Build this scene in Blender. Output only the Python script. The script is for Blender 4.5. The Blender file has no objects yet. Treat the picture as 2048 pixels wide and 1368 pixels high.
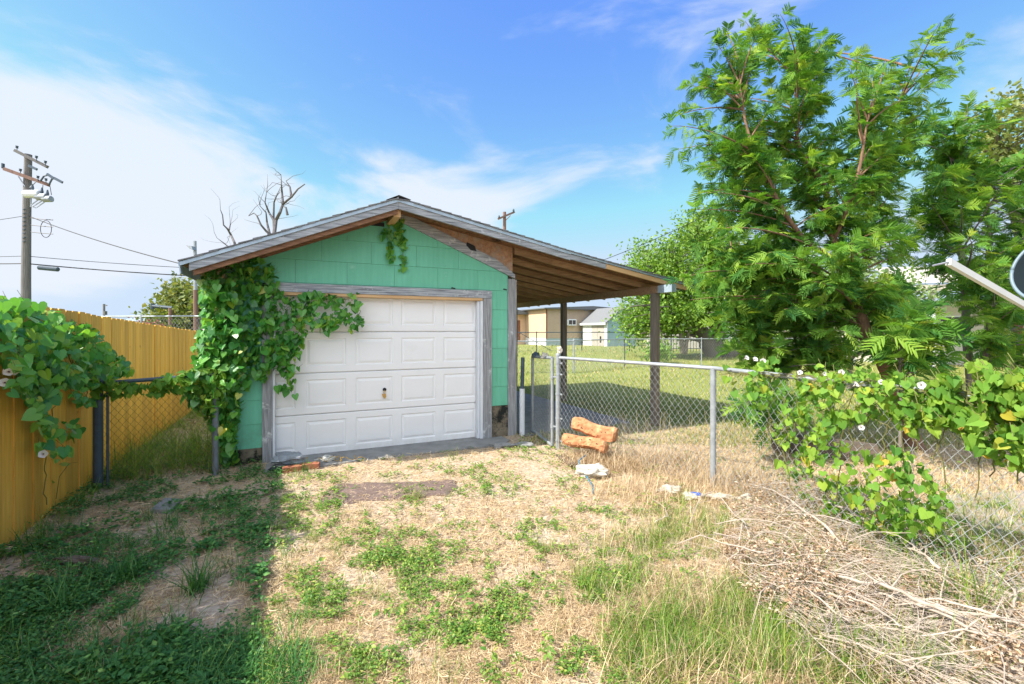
import bpy, math, random
import numpy as np
from mathutils import Vector, Matrix, noise as mnoise
R = math.radians
random.seed(7); rng = np.random.default_rng(7)
sc = bpy.context.scene
COL = sc.collection
# ------------------------------------------------------------------ camera
EYE = 1.62; FPX = 900.0; CX = 1024.0; HY = 660.0
cd = bpy.data.cameras.new('camera'); cam = bpy.data.objects.new('camera', cd); COL.objects.link(cam)
cam.location = (0, 0, EYE); cam.rotation_euler = (R(90), 0, 0)
cd.sensor_width = 36; cd.lens = 36*FPX/2048; cd.shift_y = -(684-HY)/2048
cd.clip_start = .05; cd.clip_end = 2000
sc.camera = cam
# ------------------------------------------------------------------ light
SUN_TO = Vector((-.92, -.39, 1.0)).normalized()
sl = bpy.data.lights.new('sun', 'SUN'); sun = bpy.data.objects.new('sun', sl); COL.objects.link(sun)
sl.energy = 3.7; sl.angle = R(.5); sl.color = (1, .94, .84)
sun.rotation_euler = SUN_TO.to_track_quat('Z', 'Y').to_euler(); sun.location = (-6, -4, 8)
w = bpy.data.worlds.new("World"); sc.world = w; w.use_nodes = True
nt = w.node_tree; N = nt.nodes; L = nt.links
for n in list(N): N.remove(n)
def wn(t, **k):
    n = N.new(t)
    for a, b in k.items(): setattr(n, a, b)
    return n
out = wn('ShaderNodeOutputWorld'); bg = wn('ShaderNodeBackground'); bg.inputs[1].default_value = .15
L.new(bg.outputs[0], out.inputs[0])
sky = wn('ShaderNodeTexSky', sky_type='NISHITA', sun_disc=False)
sky.sun_elevation = R(45); sky.sun_rotation = math.atan2(SUN_TO.x, SUN_TO.y)
sky.air_density = 1.0; sky.dust_density = .6; sky.ozone_density = 3.0
tc = wn('ShaderNodeTexCoord')
hs = wn('ShaderNodeHueSaturation'); hs.inputs['Saturation'].default_value = 1.15; hs.inputs['Hue'].default_value = .512
L.new(sky.outputs[0], hs.inputs['Color'])
def wmath(op, a, b=None, clamp=False):
    n = wn('ShaderNodeMath', operation=op); n.use_clamp = clamp
    for i, q in enumerate((a, b)):
        if q is None: continue
        if isinstance(q, (int, float)): n.inputs[i].default_value = q
        else: L.new(q, n.inputs[i])
    return n.outputs[0]
mp = wn('ShaderNodeMapping'); mp.inputs['Scale'].default_value = (1.0, 1.0, 2.6); mp.inputs['Rotation'].default_value = (0, R(18), R(20))
L.new(tc.outputs['Generated'], mp.inputs[0])
nz = wn('ShaderNodeTexNoise'); nz.inputs['Scale'].default_value = 2.3; nz.inputs['Detail'].default_value = 9; nz.inputs['Roughness'].default_value = .55; nz.inputs['Distortion'].default_value = .45
L.new(mp.outputs[0], nz.inputs[0])
def sdir(px, py): return Vector(((px-CX)/FPX, 1, -(py-HY)/FPX)).normalized()
tot = None
for (px, py, rad, amt) in [(-150, 360, .22, 1.1), (80, 330, .19, .95), (300, 390, .19, .95), (560, 470, .19, .8), (800, 400, .13, .85), (930, 430, .10, .6), (2080, 60, .13, .85), (1000, 640, .42, .22), (0, 0, 1.15, 1.3)]:
    d = sdir(px, py) if rad < 1 else Vector((.1, -.85, .52)).normalized()   # the last one is an unseen cloud bank behind the camera, added as fill
    vd = wn('ShaderNodeVectorMath', operation='DISTANCE'); vd.inputs[1].default_value = d
    vn = wn('ShaderNodeVectorMath', operation='NORMALIZE'); L.new(tc.outputs['Generated'], vn.inputs[0]); L.new(vn.outputs[0], vd.inputs[0])
    mr = wn('ShaderNodeMapRange', interpolation_type='SMOOTHSTEP'); mr.inputs['From Min'].default_value = rad*1.5; mr.inputs['From Max'].default_value = 0; mr.inputs['To Min'].default_value = 0; mr.inputs['To Max'].default_value = amt
    L.new(vd.outputs['Value'], mr.inputs['Value'])
    tot = mr.outputs[0] if tot is None else wmath('ADD', tot, mr.outputs[0])
f = wmath('MULTIPLY', wmath('SUBTRACT', nz.outputs['Fac'], .5), 4.6)
f = wmath('ADD', f, wmath('MULTIPLY', tot, 1.15))
f = wmath('ADD', f, -.22, )
mrf = wn('ShaderNodeMapRange', interpolation_type='SMOOTHSTEP'); mrf.inputs['From Min'].default_value = 0; mrf.inputs['From Max'].default_value = 1.0; mrf.inputs['To Max'].default_value = .92
L.new(f, mrf.inputs['Value'])
mix = wn('ShaderNodeMix', data_type='RGBA'); L.new(mrf.outputs[0], mix.inputs['Factor'])
cap = wn('ShaderNodeVectorMath', operation='MINIMUM'); cap.inputs[1].default_value = (1.7, 2.1, 2.6); tint = wn('ShaderNodeVectorMath', operation='MULTIPLY'); tint.inputs[1].default_value = (.74, .87, 1.02); L.new(hs.outputs[0], tint.inputs[0]); L.new(tint.outputs[0], cap.inputs[0]); L.new(cap.outputs[0], mix.inputs['A']); mix.inputs['B'].default_value = (2.25, 2.42, 2.72, 1)
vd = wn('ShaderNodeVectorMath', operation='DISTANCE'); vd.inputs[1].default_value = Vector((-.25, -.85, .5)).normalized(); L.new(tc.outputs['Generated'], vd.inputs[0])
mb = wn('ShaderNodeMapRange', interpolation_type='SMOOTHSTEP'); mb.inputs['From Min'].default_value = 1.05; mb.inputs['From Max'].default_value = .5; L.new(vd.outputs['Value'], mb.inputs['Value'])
mx2 = wn('ShaderNodeMix', data_type='RGBA'); L.new(mb.outputs[0], mx2.inputs['Factor']); L.new(mix.outputs['Result'], mx2.inputs['A']); mx2.inputs['B'].default_value = (5.5, 5.95, 6.8, 1)   # unseen bright cloud added behind the camera to fill the shaded facade
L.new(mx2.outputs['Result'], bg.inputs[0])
sc.view_settings.view_transform = 'Standard'; sc.view_settings.look = 'None'; sc.view_settings.gamma = 1; sc.view_settings.exposure = 1.33
sc.cycles.max_bounces = 8; sc.cycles.diffuse_bounces = 4; sc.cycles.transparent_max_bounces = 8

# ------------------------------------------------------------------ frames & helpers
OX, OY = 0.03112976, 6.93478528
U = Vector((0.90697066, 0.42119381, 0)); V = Vector((-0.42119381, 0.90697066, 0)); ANG = math.atan2(U.y, U.x)
def LW(s, t, z=0.): return Vector((OX, OY, 0)) + U*s + V*t + Vector((0, 0, z))
def P(x, y, Y): return Vector(((x-CX)*Y/FPX, Y, EYE-(y-HY)*Y/FPX))
def G(x, y, z=0.):
    d = FPX*(EYE-z)/(y-HY); return Vector(((x-CX)*d/FPX, d, z))
def gh(x, y):   # gentle bumps of the ground
    return .022*mnoise.noise(Vector((x*.9, y*.9, 3.))) + .012*mnoise.noise(Vector((x*3, y*3, 7.)))

def tag(o, label=None, cat=None, group=None, kind=None):
    if label: o['label'] = label
    if cat: o['category'] = cat
    if group: o['group'] = group
    if kind: o['kind'] = kind
    return o
def empty(name, loc=(0, 0, 0), rz=0, **k):
    o = bpy.data.objects.new(name, None); COL.objects.link(o); o.location = loc; o.rotation_euler = (0, 0, rz); o.empty_display_size = .2
    return tag(o, **k)
class MB:
    def __init__(s): s.v = []; s.f = []; s.r = []; s.big = []
    def add(s, vs, fs, rnd=None):
        b = len(s.v); s.v += [tuple(q) for q in vs]; s.f += [tuple(i+b for i in f) for f in fs]
        r = random.random() if rnd is None else rnd; s.r += [r]*len(vs)
    def box(s, a, b, rnd=None, M=None):
        x0, y0, z0 = a; x1, y1, z1 = b
        vs = [Vector(q) for q in ((x0,y0,z0),(x1,y0,z0),(x1,y1,z0),(x0,y1,z0),(x0,y0,z1),(x1,y0,z1),(x1,y1,z1),(x0,y1,z1))]
        if M is not None: vs = [M @ q for q in vs]
        s.add(vs, [(0,3,2,1),(4,5,6,7),(0,1,5,4),(1,2,6,5),(2,3,7,6),(3,0,4,7)], rnd)
    def bar(s, a, b, wx, wz, rnd=None):          # board from a to b
        a = Vector(a); b = Vector(b); d = (b-a); l = d.length; d.normalize()
        up = Vector((0, 0, 1)) if abs(d.z) < .95 else Vector((0, 1, 0))
        sx = d.cross(up).normalized(); uz = sx.cross(d)
        M = Matrix((sx, d, uz)).transposed().to_4x4(); M.translation = a
        s.box((-wx/2, 0, -wz/2), (wx/2, l, wz/2), rnd, M)
    def tube(s, pts, rad, n=6, rnd=None, cap=True):
        pts = [Vector(p) for p in pts]; k = len(pts)
        if isinstance(rad, (int, float)): rad = [rad]*k
        vs = []; ref = None
        for i, p in enumerate(pts):
            d = (pts[min(i+1, k-1)]-pts[max(i-1, 0)])
            if d.length < 1e-9: d = Vector((0, 0, 1))
            d.normalize()
            if ref is None:
                ref = d.orthogonal().normalized()
            ref = (ref-d*ref.dot(d)); ref = ref.normalized() if ref.length > 1e-6 else d.orthogonal().normalized()
            o2 = d.cross(ref)
            for j in range(n):
                a = 2*math.pi*j/n; vs.append(p+(ref*math.cos(a)+o2*math.sin(a))*rad[i])
        fs = [(i*n+j, i*n+(j+1) % n, (i+1)*n+(j+1) % n, (i+1)*n+j) for i in range(k-1) for j in range(n)]
        if cap: fs += [tuple(range(n))[::-1], tuple((k-1)*n+j for j in range(n))]
        s.add(vs, fs, rnd)
    def poly(s, pts, rnd=None): s.add(pts, [tuple(range(len(pts)))], rnd)
    def prism(s, loop, d, rnd=None):             # loop extruded by vector d
        d = Vector(d); n = len(loop); lo = [Vector(p) for p in loop]
        s.add(lo+[p+d for p in lo], [tuple(range(n))[::-1], tuple(range(n, 2*n))]+[(i, (i+1) % n, n+(i+1) % n, n+i) for i in range(n)], rnd)
    def inst(s, tv, tf, M, pos, rnd):            # many copies of a template: M (n,3,3), pos (n,3), rnd (n)
        s.big.append((np.asarray(tv, float), tf, M, pos, rnd))
    def build(s, name, mat, parent=None, smooth=False, origin=None):
        V_ = [np.array(s.v, float).reshape(-1, 3)]; R_ = [np.array(s.r, float)]; loops = [np.array([i for f in s.f for i in f], np.int64)]; sizes = [np.array([len(f) for f in s.f], np.int64)]
        base = len(s.v)
        for tv, tf, M, pos, rnd in s.big:
            n = len(pos); k = len(tv)
            vv = np.einsum('nij,kj->nki', M, tv)+pos[:, None, :]
            V_.append(vv.reshape(-1, 3)); R_.append(np.repeat(rnd, k))
            lp = np.array([i for f in tf for i in f]); sz = np.array([len(f) for f in tf])
            loops.append((lp[None, :]+(np.arange(n)*k)[:, None]+base).ravel()); sizes.append(np.tile(sz, n)); base += n*k
        vv = np.concatenate(V_); rr = np.concatenate(R_); lp = np.concatenate(loops); sz = np.concatenate(sizes)
        if origin is not None: vv = vv-np.array(origin)
        me = bpy.data.meshes.new(name)
        me.vertices.add(len(vv)); me.vertices.foreach_set('co', vv.astype(np.float32).ravel())
        me.loops.add(len(lp)); me.loops.foreach_set('vertex_index', lp.astype(np.int32))
        me.polygons.add(len(sz)); st = np.concatenate([[0], np.cumsum(sz)[:-1]]) if len(sz) else np.zeros(0)
        me.polygons.foreach_set('loop_start', st.astype(np.int32))
        at = me.attributes.new('rnd', 'FLOAT', 'POINT'); at.data.foreach_set('value', rr.astype(np.float32))
        me.update(calc_edges=True); me.validate()
        me.polygons.foreach_set('use_smooth', np.full(len(me.polygons), bool(smooth)))
        if mat: me.materials.append(mat)
        o = bpy.data.objects.new(name, me); COL.objects.link(o)
        if origin is not None: o.location = origin
        if parent: o.parent = parent
        return o

# ------------------------------------------------------------------ materials
def newmat(name):
    m = bpy.data.materials.new(name); m.use_nodes = True; n = m.node_tree.nodes
    return m, n, m.node_tree.links, n['Principled BSDF']
def ramp(n, stops, interp='LINEAR'):
    r = n.new('ShaderNodeValToRGB'); e = r.color_ramp; e.interpolation = interp
    while len(e.elements) < len(stops): e.elements.new(.5)
    for q, (p, c) in zip(e.elements, stops): q.position = p; q.color = (*c, 1)
    return r
def mat(name, c1, c2=None, scale=6, stretch=(1, 1, 1), rough=.8, bump=.15, metal=0, spots=None, spot_scale=3, spot_thr=.6, rndmix=0, spec=.3, detail=8, grime=None):
    m, n, l, b = newmat(name); c2 = c2 or tuple(q*.8 for q in c1)
    tc = n.new('ShaderNodeTexCoord'); mp = n.new('ShaderNodeMapping'); mp.inputs['Scale'].default_value = stretch; l.new(tc.outputs['Object'], mp.inputs[0])
    nz = n.new('ShaderNodeTexNoise'); nz.inputs['Scale'].default_value = scale; nz.inputs['Detail'].default_value = detail; nz.inputs['Roughness'].default_value = .65; l.new(mp.outputs[0], nz.inputs[0])
    r = ramp(n, [(.3, c2), (.7, c1)]); l.new(nz.outputs['Fac'], r.inputs[0]); col = r.outputs[0]
    if spots:
        n2 = n.new('ShaderNodeTexNoise'); n2.inputs['Scale'].default_value = spot_scale; n2.inputs['Detail'].default_value = 8; n2.inputs['Roughness'].default_value = .7; l.new(tc.outputs['Object'], n2.inputs[0])
        r2 = ramp(n, [(spot_thr-.04, (0, 0, 0)), (spot_thr+.06, (1, 1, 1))]); l.new(n2.outputs['Fac'], r2.inputs[0])
        mx = n.new('ShaderNodeMix'); mx.data_type = 'RGBA'; l.new(r2.outputs[0], mx.inputs['Factor']); l.new(col, mx.inputs['A']); mx.inputs['B'].default_value = (*spots, 1); col = mx.outputs['Result']
    if rndmix:
        at = n.new('ShaderNodeAttribute'); at.attribute_name = 'rnd'
        mr = n.new('ShaderNodeMapRange'); mr.inputs['To Min'].default_value = 1-rndmix; mr.inputs['To Max'].default_value = 1+rndmix; l.new(at.outputs['Fac'], mr.inputs['Value'])
        vm = n.new('ShaderNodeVectorMath'); vm.operation = 'SCALE'; l.new(col, vm.inputs[0]); l.new(mr.outputs[0], vm.inputs['Scale']); col = vm.outputs[0]
    if grime:      # splashed mud and stains rising from the ground
        sp = n.new('ShaderNodeSeparateXYZ'); l.new(tc.outputs['Object'], sp.inputs[0]); n3 = n.new('ShaderNodeTexNoise'); n3.inputs['Scale'].default_value = 4; n3.inputs['Detail'].default_value = 9; n3.inputs['Roughness'].default_value = .75; l.new(tc.outputs['Object'], n3.inputs[0])
        mr = n.new('ShaderNodeMapRange'); mr.inputs['From Min'].default_value = grime[1]; mr.inputs['From Max'].default_value = grime[0]; l.new(sp.outputs['Z'], mr.inputs['Value'])
        mm = n.new('ShaderNodeMath'); mm.operation = 'MULTIPLY'; l.new(mr.outputs[0], mm.inputs[0]); r3 = ramp(n, [(.42, (0, 0, 0)), (.72, (1, 1, 1))]); l.new(n3.outputs['Fac'], r3.inputs[0]); l.new(r3.outputs[0], mm.inputs[1])
        mx = n.new('ShaderNodeMix'); mx.data_type = 'RGBA'; l.new(mm.outputs[0], mx.inputs['Factor']); l.new(col, mx.inputs['A']); mx.inputs['B'].default_value = (*grime[2], 1); col = mx.outputs['Result']
    l.new(col, b.inputs['Base Color']); b.inputs['Roughness'].default_value = rough; b.inputs['Metallic'].default_value = metal; b.inputs['Specular IOR Level'].default_value = spec
    if bump:
        bp = n.new('ShaderNodeBump'); bp.inputs['Strength'].default_value = bump; bp.inputs['Distance'].default_value = .01; l.new(nz.outputs['Fac'], bp.inputs['Height']); l.new(bp.outputs[0], b.inputs['Normal'])
    return m
def leafmat(name, stops, trans=.35, rough=.5, spec=.35):
    m, n, l, b = newmat(name)
    at = n.new('ShaderNodeAttribute'); at.attribute_name = 'rnd'
    r = ramp(n, stops); l.new(at.outputs['Fac'], r.inputs[0]); l.new(r.outputs[0], b.inputs['Base Color'])
    b.inputs['Roughness'].default_value = rough; b.inputs['Specular IOR Level'].default_value = spec
    tr = n.new('ShaderNodeBsdfTranslucent'); vm = n.new('ShaderNodeVectorMath'); vm.operation = 'MULTIPLY'; vm.inputs[1].default_value = (1.25, 1.25, .5)
    l.new(r.outputs[0], vm.inputs[0]); l.new(vm.outputs[0], tr.inputs[0])
    mx = n.new('ShaderNodeMixShader'); mx.inputs[0].default_value = trans; l.new(b.outputs[0], mx.inputs[1]); l.new(tr.outputs[0], mx.inputs[2])
    l.new(mx.outputs[0], n['Material Output'].inputs['Surface'])
    return m
M = {}
M['siding'] = mat('siding', (.155, .50, .34), (.13, .44, .29), 7, (3, 3, .35), .55, .08, rndmix=.05, spots=(.25, .54, .40), spot_scale=3.5, spot_thr=.66, grime=(.15, .55, (.12, .20, .13)))
M['siding_bounce'] = mat('bounce_siding', (.38, .46, .34), (.31, .38, .27), 9, (1, 1, .3), .6, .05, rndmix=.06)  # unseen left wall: muted colour made up so its bounce keeps the fence golden
M['galv_shade'] = mat('shaded_galvanised_steel', (.20, .23, .26), (.12, .14, .16), 12, (1, 1, 1), .6, .12, metal=.2, spots=(.22, .16, .10), spot_scale=9, spot_thr=.66)  # darker copy of the galvanised steel, with the shade put into its colour
M['wall_dark'] = mat('wall_sheathing', (.05, .06, .05), None, 6)
M['grey_wood'] = mat('weathered_wood', (.50, .53, .55), (.09, .10, .12), 5, (.6, 14, 14), .85, .5, spots=(.60, .62, .63), spot_scale=5, spot_thr=.62)
M['grey_wood_v'] = mat('weathered_wood_upright', (.42, .43, .43), (.12, .12, .13), 5, (14, 14, .6), .85, .5, spots=(.62, .63, .62), spot_scale=5, spot_thr=.62)
M['brown_wood'] = mat('brown_lumber', (.52, .35, .21), (.26, .155, .085), 4, (1.2, 9, 9), .8, .3, rndmix=.2)
M['barge_brown'] = mat('aged_brown_lumber', (.30, .16, .09), (.12, .06, .035), 4, (1.2, 9, 9), .8, .3)
M['post_wood'] = mat('post_lumber', (.27, .23, .19), (.11, .09, .075), 5, (12, 12, .8), .85, .35)
M['fresh_wood'] = mat('fresh_trim', (.62, .42, .22), (.50, .30, .14), 5, (.6, 12, 12), .7, .1)
M['deck'] = mat('roof_sheathing', (.34, .18, .09), (.11, .055, .03), 22, (1, 1, 1), .85, .5, spots=(.03, .02, .015), spot_scale=4, spot_thr=.6)
M['osb'] = mat('strand_board', (.50, .31, .19), (.26, .14, .08), 24, (1, 1, 1), .85, .45, spots=(.34, .30, .26), spot_scale=2.2, spot_thr=.56)
M['door_white'] = mat('door_paint', (.81, .81, .80), (.775, .775, .77), 3, (1, 1, 2), .45, .03, spec=.4, spots=(.76, .755, .74), spot_scale=2.3, spot_thr=.66, grime=(-.05, .16, (.52, .49, .43)))
M['white_paint'] = mat('white_trim_paint', (.74, .77, .80), (.55, .58, .60), 6, (8, 8, 1), .6, .2)
M['metal_edge'] = mat('galvanised_edge', (.42, .52, .60), (.30, .38, .45), 8, (1, 1, 1), .45, .1, metal=.3)
M['shingle'] = mat('asphalt_shingle', (.22, .23, .235), (.13, .13, .135), 40, (1, 1, 1), .9, .6, rndmix=.25)
M['concrete'] = mat('concrete', (.30, .30, .29), (.17, .175, .175), 5, (1, 1, 1), .9, .4, spots=(.14, .13, .12), spot_scale=2, spot_thr=.62)
M['concrete_pale'] = mat('pale_concrete', (.40, .34, .28), (.26, .21, .17), 5, (1, 1, 1), .9, .4, spots=(.30, .22, .15), spot_scale=8, spot_thr=.55)
M['foundation'] = mat('stained_foundation', (.24, .20, .14), (.10, .08, .055), 9, (1, 1, 1), .9, .5, spots=(.015, .018, .015), spot_scale=4, spot_thr=.5)
M['galv'] = mat('galvanised_steel', (.38, .41, .43), (.24, .26, .28), 12, (1, 1, 1), .5, .12, metal=.35, spots=(.30, .27, .23), spot_scale=9, spot_thr=.68)
M['galv_wire'] = mat('galvanised_wire', (.42, .44, .45), (.28, .28, .27), 30, (1, 1, 1), .5, 0, metal=.3, rndmix=.2)
M['dark_steel'] = mat('dark_painted_steel', (.07, .10, .13), (.04, .06, .08), 10, (1, 1, 1), .5, .1)
M['yellow_wood'] = mat('yellow_stained_fence', (.80, .445, .075), (.60, .29, .04), 3, (9, 9, .7), .65, .25, rndmix=.17, spots=(.25, .09, .02), spot_scale=6, spot_thr=.68)
M['black'] = mat('black_plastic', (.018, .018, .02), None, 6, (1, 1, 1), .5, 0)
M['pole_wood'] = mat('pole_timber', (.21, .20, .19), (.11, .105, .10), 5, (9, 9, .5), .85, .3)
M['pole_brown'] = mat('brown_pole_timber', (.24, .15, .12), (.14, .08, .06), 5, (9, 9, .5), .85, .3)
M['bark'] = mat('smooth_bark', (.27, .155, .095), (.12, .07, .045), 7, (6, 6, 1.4), .8, .5, spots=(.10, .08, .06), spot_scale=8, spot_thr=.62)
M['bark_grey'] = mat('grey_bark', (.24, .21, .18), (.11, .09, .08), 8, (6, 6, 1.4), .9, .6)
M['bark_dead'] = mat('dead_bark', (.16, .15, .15), (.08, .07, .07), 8, (6, 6, 1.4), .9, .4)
M['stick'] = mat('bleached_stick', (.54, .46, .38), (.30, .24, .19), 9, (3, 3, 3), .8, .2, rndmix=.15)
M['foam'] = mat('orange_foam', (.56, .28, .14), (.34, .14, .06), 22, (1, 1, 1), .95, .9, spots=(.75, .42, .22), spot_scale=6, spot_thr=.6)
M['bag_white'] = mat('white_plastic', (.62, .58, .50), (.36, .32, .26), 9, (1, 1, 1), .45, .2)
M['cloth_grey'] = mat('grey_cloth', (.33, .36, .38), (.18, .20, .22), 9, (1, 1, 1), .9, .3)
M['cloth_dark'] = mat('dark_cloth', (.05, .055, .065), (.03, .03, .035), 9, (1, 1, 1), .9, .3)
M['rope'] = mat('pale_rope', (.68, .68, .62), (.45, .44, .40), 60, (1, 1, 1), .9, .6)
M['yellow_twine'] = mat('yellow_twine', (.55, .33, .02), (.35, .2, .01), 30)
M['blue_cord'] = mat('blue_cord', (.03, .24, .42), (.02, .15, .28), 30)
M['blue_print'] = mat('blue_print', (.05, .13, .45), (.04, .10, .35), 30)
M['brick'] = mat('red_brick', (.42, .16, .09), (.26, .09, .05), 18, (1, 1, 1), .9, .6)
M['carpet'] = mat('brown_mat', (.20, .145, .125), (.115, .08, .07), 30, (1, 1, 1), .95, .9, spots=(.36, .26, .18), spot_scale=9, spot_thr=.60)
M['stucco_peach'] = mat('peach_stucco', (.62, .44, .30), (.55, .38, .25), 3)
M['stucco_tan'] = mat('tan_stucco', (.44, .34, .25), (.38, .29, .21), 2)
M['white_wall'] = mat('white_wall', (.74, .75, .74), (.62, .63, .63), 3)
M['grey_wall'] = mat('grey_blue_wall', (.34, .43, .46), (.26, .34, .37), 3)
M['blue_wall'] = mat('pale_blue_siding', (.30, .44, .47), (.24, .36, .40), 2, (1, 1, .2), .7, .1)
M['pale_wall'] = mat('pale_siding', (.62, .57, .50), (.50, .46, .40), 3)
M['glass_dark'] = mat('dark_glass', (.06, .05, .05), None, 3, rough=.2, bump=0)
M['door_brown'] = mat('brown_door', (.22, .10, .06), (.14, .06, .04), 6)
M['door_grey'] = mat('weathered_plank_door', (.46, .42, .38), (.28, .25, .22), 6, (8, 8, .8))
M['brass'] = mat('brass', (.62, .42, .14), (.4, .25, .08), 20, metal=.8, rough=.4, bump=0)
M['dish_grey'] = mat('dish_grey', (.009, .016, .019), (.008, .013, .016), 4, rough=.85, bump=0, spec=.1)
M['dish_rim'] = mat('dish_rim_grey', (.16, .22, .26), (.12, .17, .2), 4, rough=.4, bump=0)
M['arm_white'] = mat('cream_painted_arm', (.68, .70, .66), (.60, .62, .58), 6, rough=.5, bump=.03)
M['timber_dark'] = mat('old_timber', (.17, .13, .10), (.06, .05, .04), 5, (1.5, 10, 10), .9, .5)
M['petal'] = leafmat('petal', [(0, (.78, .72, .78)), (1, (.85, .82, .84))], .3)
M['petal_eye'] = mat('petal_centre', (.10, .02, .12), None, 9, bump=0)
GREENV = [(0, (.035, .16, .035)), (.35, (.08, .30, .055)), (.72, (.18, .44, .07)), (.9, (.32, .48, .05)), (1, (.62, .45, .05))]
M['vine_leaf'] = leafmat('vine_leaf', GREENV, .4, .33, .6)
M['vine_leaf_sun'] = leafmat('vine_leaf_yellowgreen', [(0, (.06, .18, .03)), (.4, (.15, .31, .04)), (.8, (.28, .42, .055)), (.9, (.38, .42, .05)), (.95, (.62, .42, .06)), (1, (.40, .20, .08))], .4, .6, .2)
M['vine_stem'] = mat('vine_stem', (.16, .18, .05), (.12, .09, .04), 9)
M['fern_leaf'] = leafmat('fern_leaflet', [(0, (.025, .12, .035)), (.5, (.13, .29, .04)), (.85, (.28, .43, .055)), (1, (.42, .46, .09))], .45, .6, .2)
M['tree_leaf'] = leafmat('tree_leaf', [(0, (.06, .15, .02)), (.5, (.16, .30, .035)), (1, (.32, .44, .08))], .35)
M['tree_leaf_olive'] = leafmat('tree_leaf_olive', [(0, (.08, .13, .03)), (.5, (.17, .22, .05)), (1, (.34, .30, .10))], .3)
M['tree_leaf_pale'] = leafmat('tree_leaf_pale', [(0, (.10, .17, .06)), (.5, (.18, .27, .09)), (1, (.30, .40, .16))], .3)
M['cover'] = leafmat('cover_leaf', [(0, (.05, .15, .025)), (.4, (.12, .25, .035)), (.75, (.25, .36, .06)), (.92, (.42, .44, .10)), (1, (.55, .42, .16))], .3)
M['cover_shade'] = leafmat('cover_leaf_shade', [(0, (.025, .11, .025)), (.6, (.065, .21, .045)), (1, (.19, .34, .07))], .3)  # darker copy of the cover leaf: fence shade is put into the colour
M['grass'] = leafmat('grass_blade', [(0, (.06, .16, .02)), (.5, (.15, .28, .035)), (.85, (.32, .38, .07)), (1, (.58, .48, .20))], .35)
M['grass_mix'] = leafmat('lawn_blade', [(0, (.10, .21, .03)), (.45, (.24, .31, .07)), (.7, (.44, .38, .15)), (1, (.66, .48, .26))], .3)
M['straw'] = leafmat('straw', [(0, (.20, .13, .08)), (.35, (.46, .33, .19)), (.75, (.70, .54, .33)), (1, (.86, .74, .52))], .2, .7, .2)
M['dry_leaf'] = leafmat('dry_leaf', [(0, (.08, .05, .035)), (.4, (.34, .22, .14)), (.8, (.60, .45, .32)), (1, (.74, .64, .54))], .2, .7, .2)
M['redweed'] = leafmat('dry_stem', [(0, (.26, .15, .09)), (.5, (.54, .40, .25)), (1, (.74, .62, .42))], .15, .7, .2)

# ------------------------------------------------------------------ ground
def ground_mat():
    m, n, l, b = newmat('dry_lawn_ground')
    tc = n.new('ShaderNodeTexCoord')
    def nzz(s, d=8, r=.65):
        q = n.new('ShaderNodeTexNoise'); q.inputs['Scale'].default_value = s; q.inputs['Detail'].default_value = d; q.inputs['Roughness'].default_value = r; l.new(tc.outputs['Object'], q.inputs[0]); return q
    a = nzz(26); r1 = ramp(n, [(.3, (.22, .16, .11)), (.5, (.44, .35, .26)), (.7, (.62, .52, .41))]); l.new(a.outputs['Fac'], r1.inputs[0])
    g = nzz(40); r2 = ramp(n, [(.3, (.10, .14, .03)), (.55, (.25, .27, .07)), (.75, (.46, .40, .17))]); l.new(g.outputs['Fac'], r2.inputs[0])
    # greener lawn beyond the fences, drier bare soil by the garage
    sp = n.new('ShaderNodeSeparateXYZ'); l.new(tc.outputs['Object'], sp.inputs[0])
    mr = n.new('ShaderNodeMapRange'); mr.inputs['From Min'].default_value = 6.5; mr.inputs['From Max'].default_value = 12; l.new(sp.outputs['Y'], mr.inputs['Value'])
    c = nzz(.9, 5); ad = n.new('ShaderNodeMath'); ad.operation = 'ADD'; l.new(mr.outputs[0], ad.inputs[0]); l.new(c.outputs['Fac'], ad.inputs[1])
    r3 = ramp(n, [(.62, (0, 0, 0)), (.80, (1, 1, 1))]); l.new(ad.outputs[0], r3.inputs[0])
    mx = n.new('ShaderNodeMix'); mx.data_type = 'RGBA'; l.new(r3.outputs[0], mx.inputs['Factor']); l.new(r1.outputs[0], mx.inputs['A']); l.new(r2.outputs[0], mx.inputs['B'])
    l.new(mx.outputs['Result'], b.inputs['Base Color']); b.inputs['Roughness'].default_value = .95; b.inputs['Specular IOR Level'].default_value = .1
    bp = n.new('ShaderNodeBump'); bp.inputs['Strength'].default_value = .8; bp.inputs['Distance'].default_value = .02; l.new(a.outputs['Fac'], bp.inputs['Height']); l.new(bp.outputs[0], b.inputs['Normal'])
    return m
gm = MB()
xs = np.concatenate([[-900, -300, -100, -40], np.linspace(-16, 16, 161), [40, 100, 300, 900]]); ys = np.concatenate([[-300, -60, -10], np.linspace(-3, 24, 136), [40, 80, 160, 400, 1200]])
vs = [(x, y, gh(x, y) if abs(x) < 20 and -4 < y < 30 else 0) for y in ys for x in xs]; nx = len(xs)
gm.add(vs, [(j*nx+i, j*nx+i+1, (j+1)*nx+i+1, (j+1)*nx+i) for j in range(len(ys)-1) for i in range(nx-1)])
tag(gm.build('ground', ground_mat(), smooth=True), kind='structure')

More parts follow.
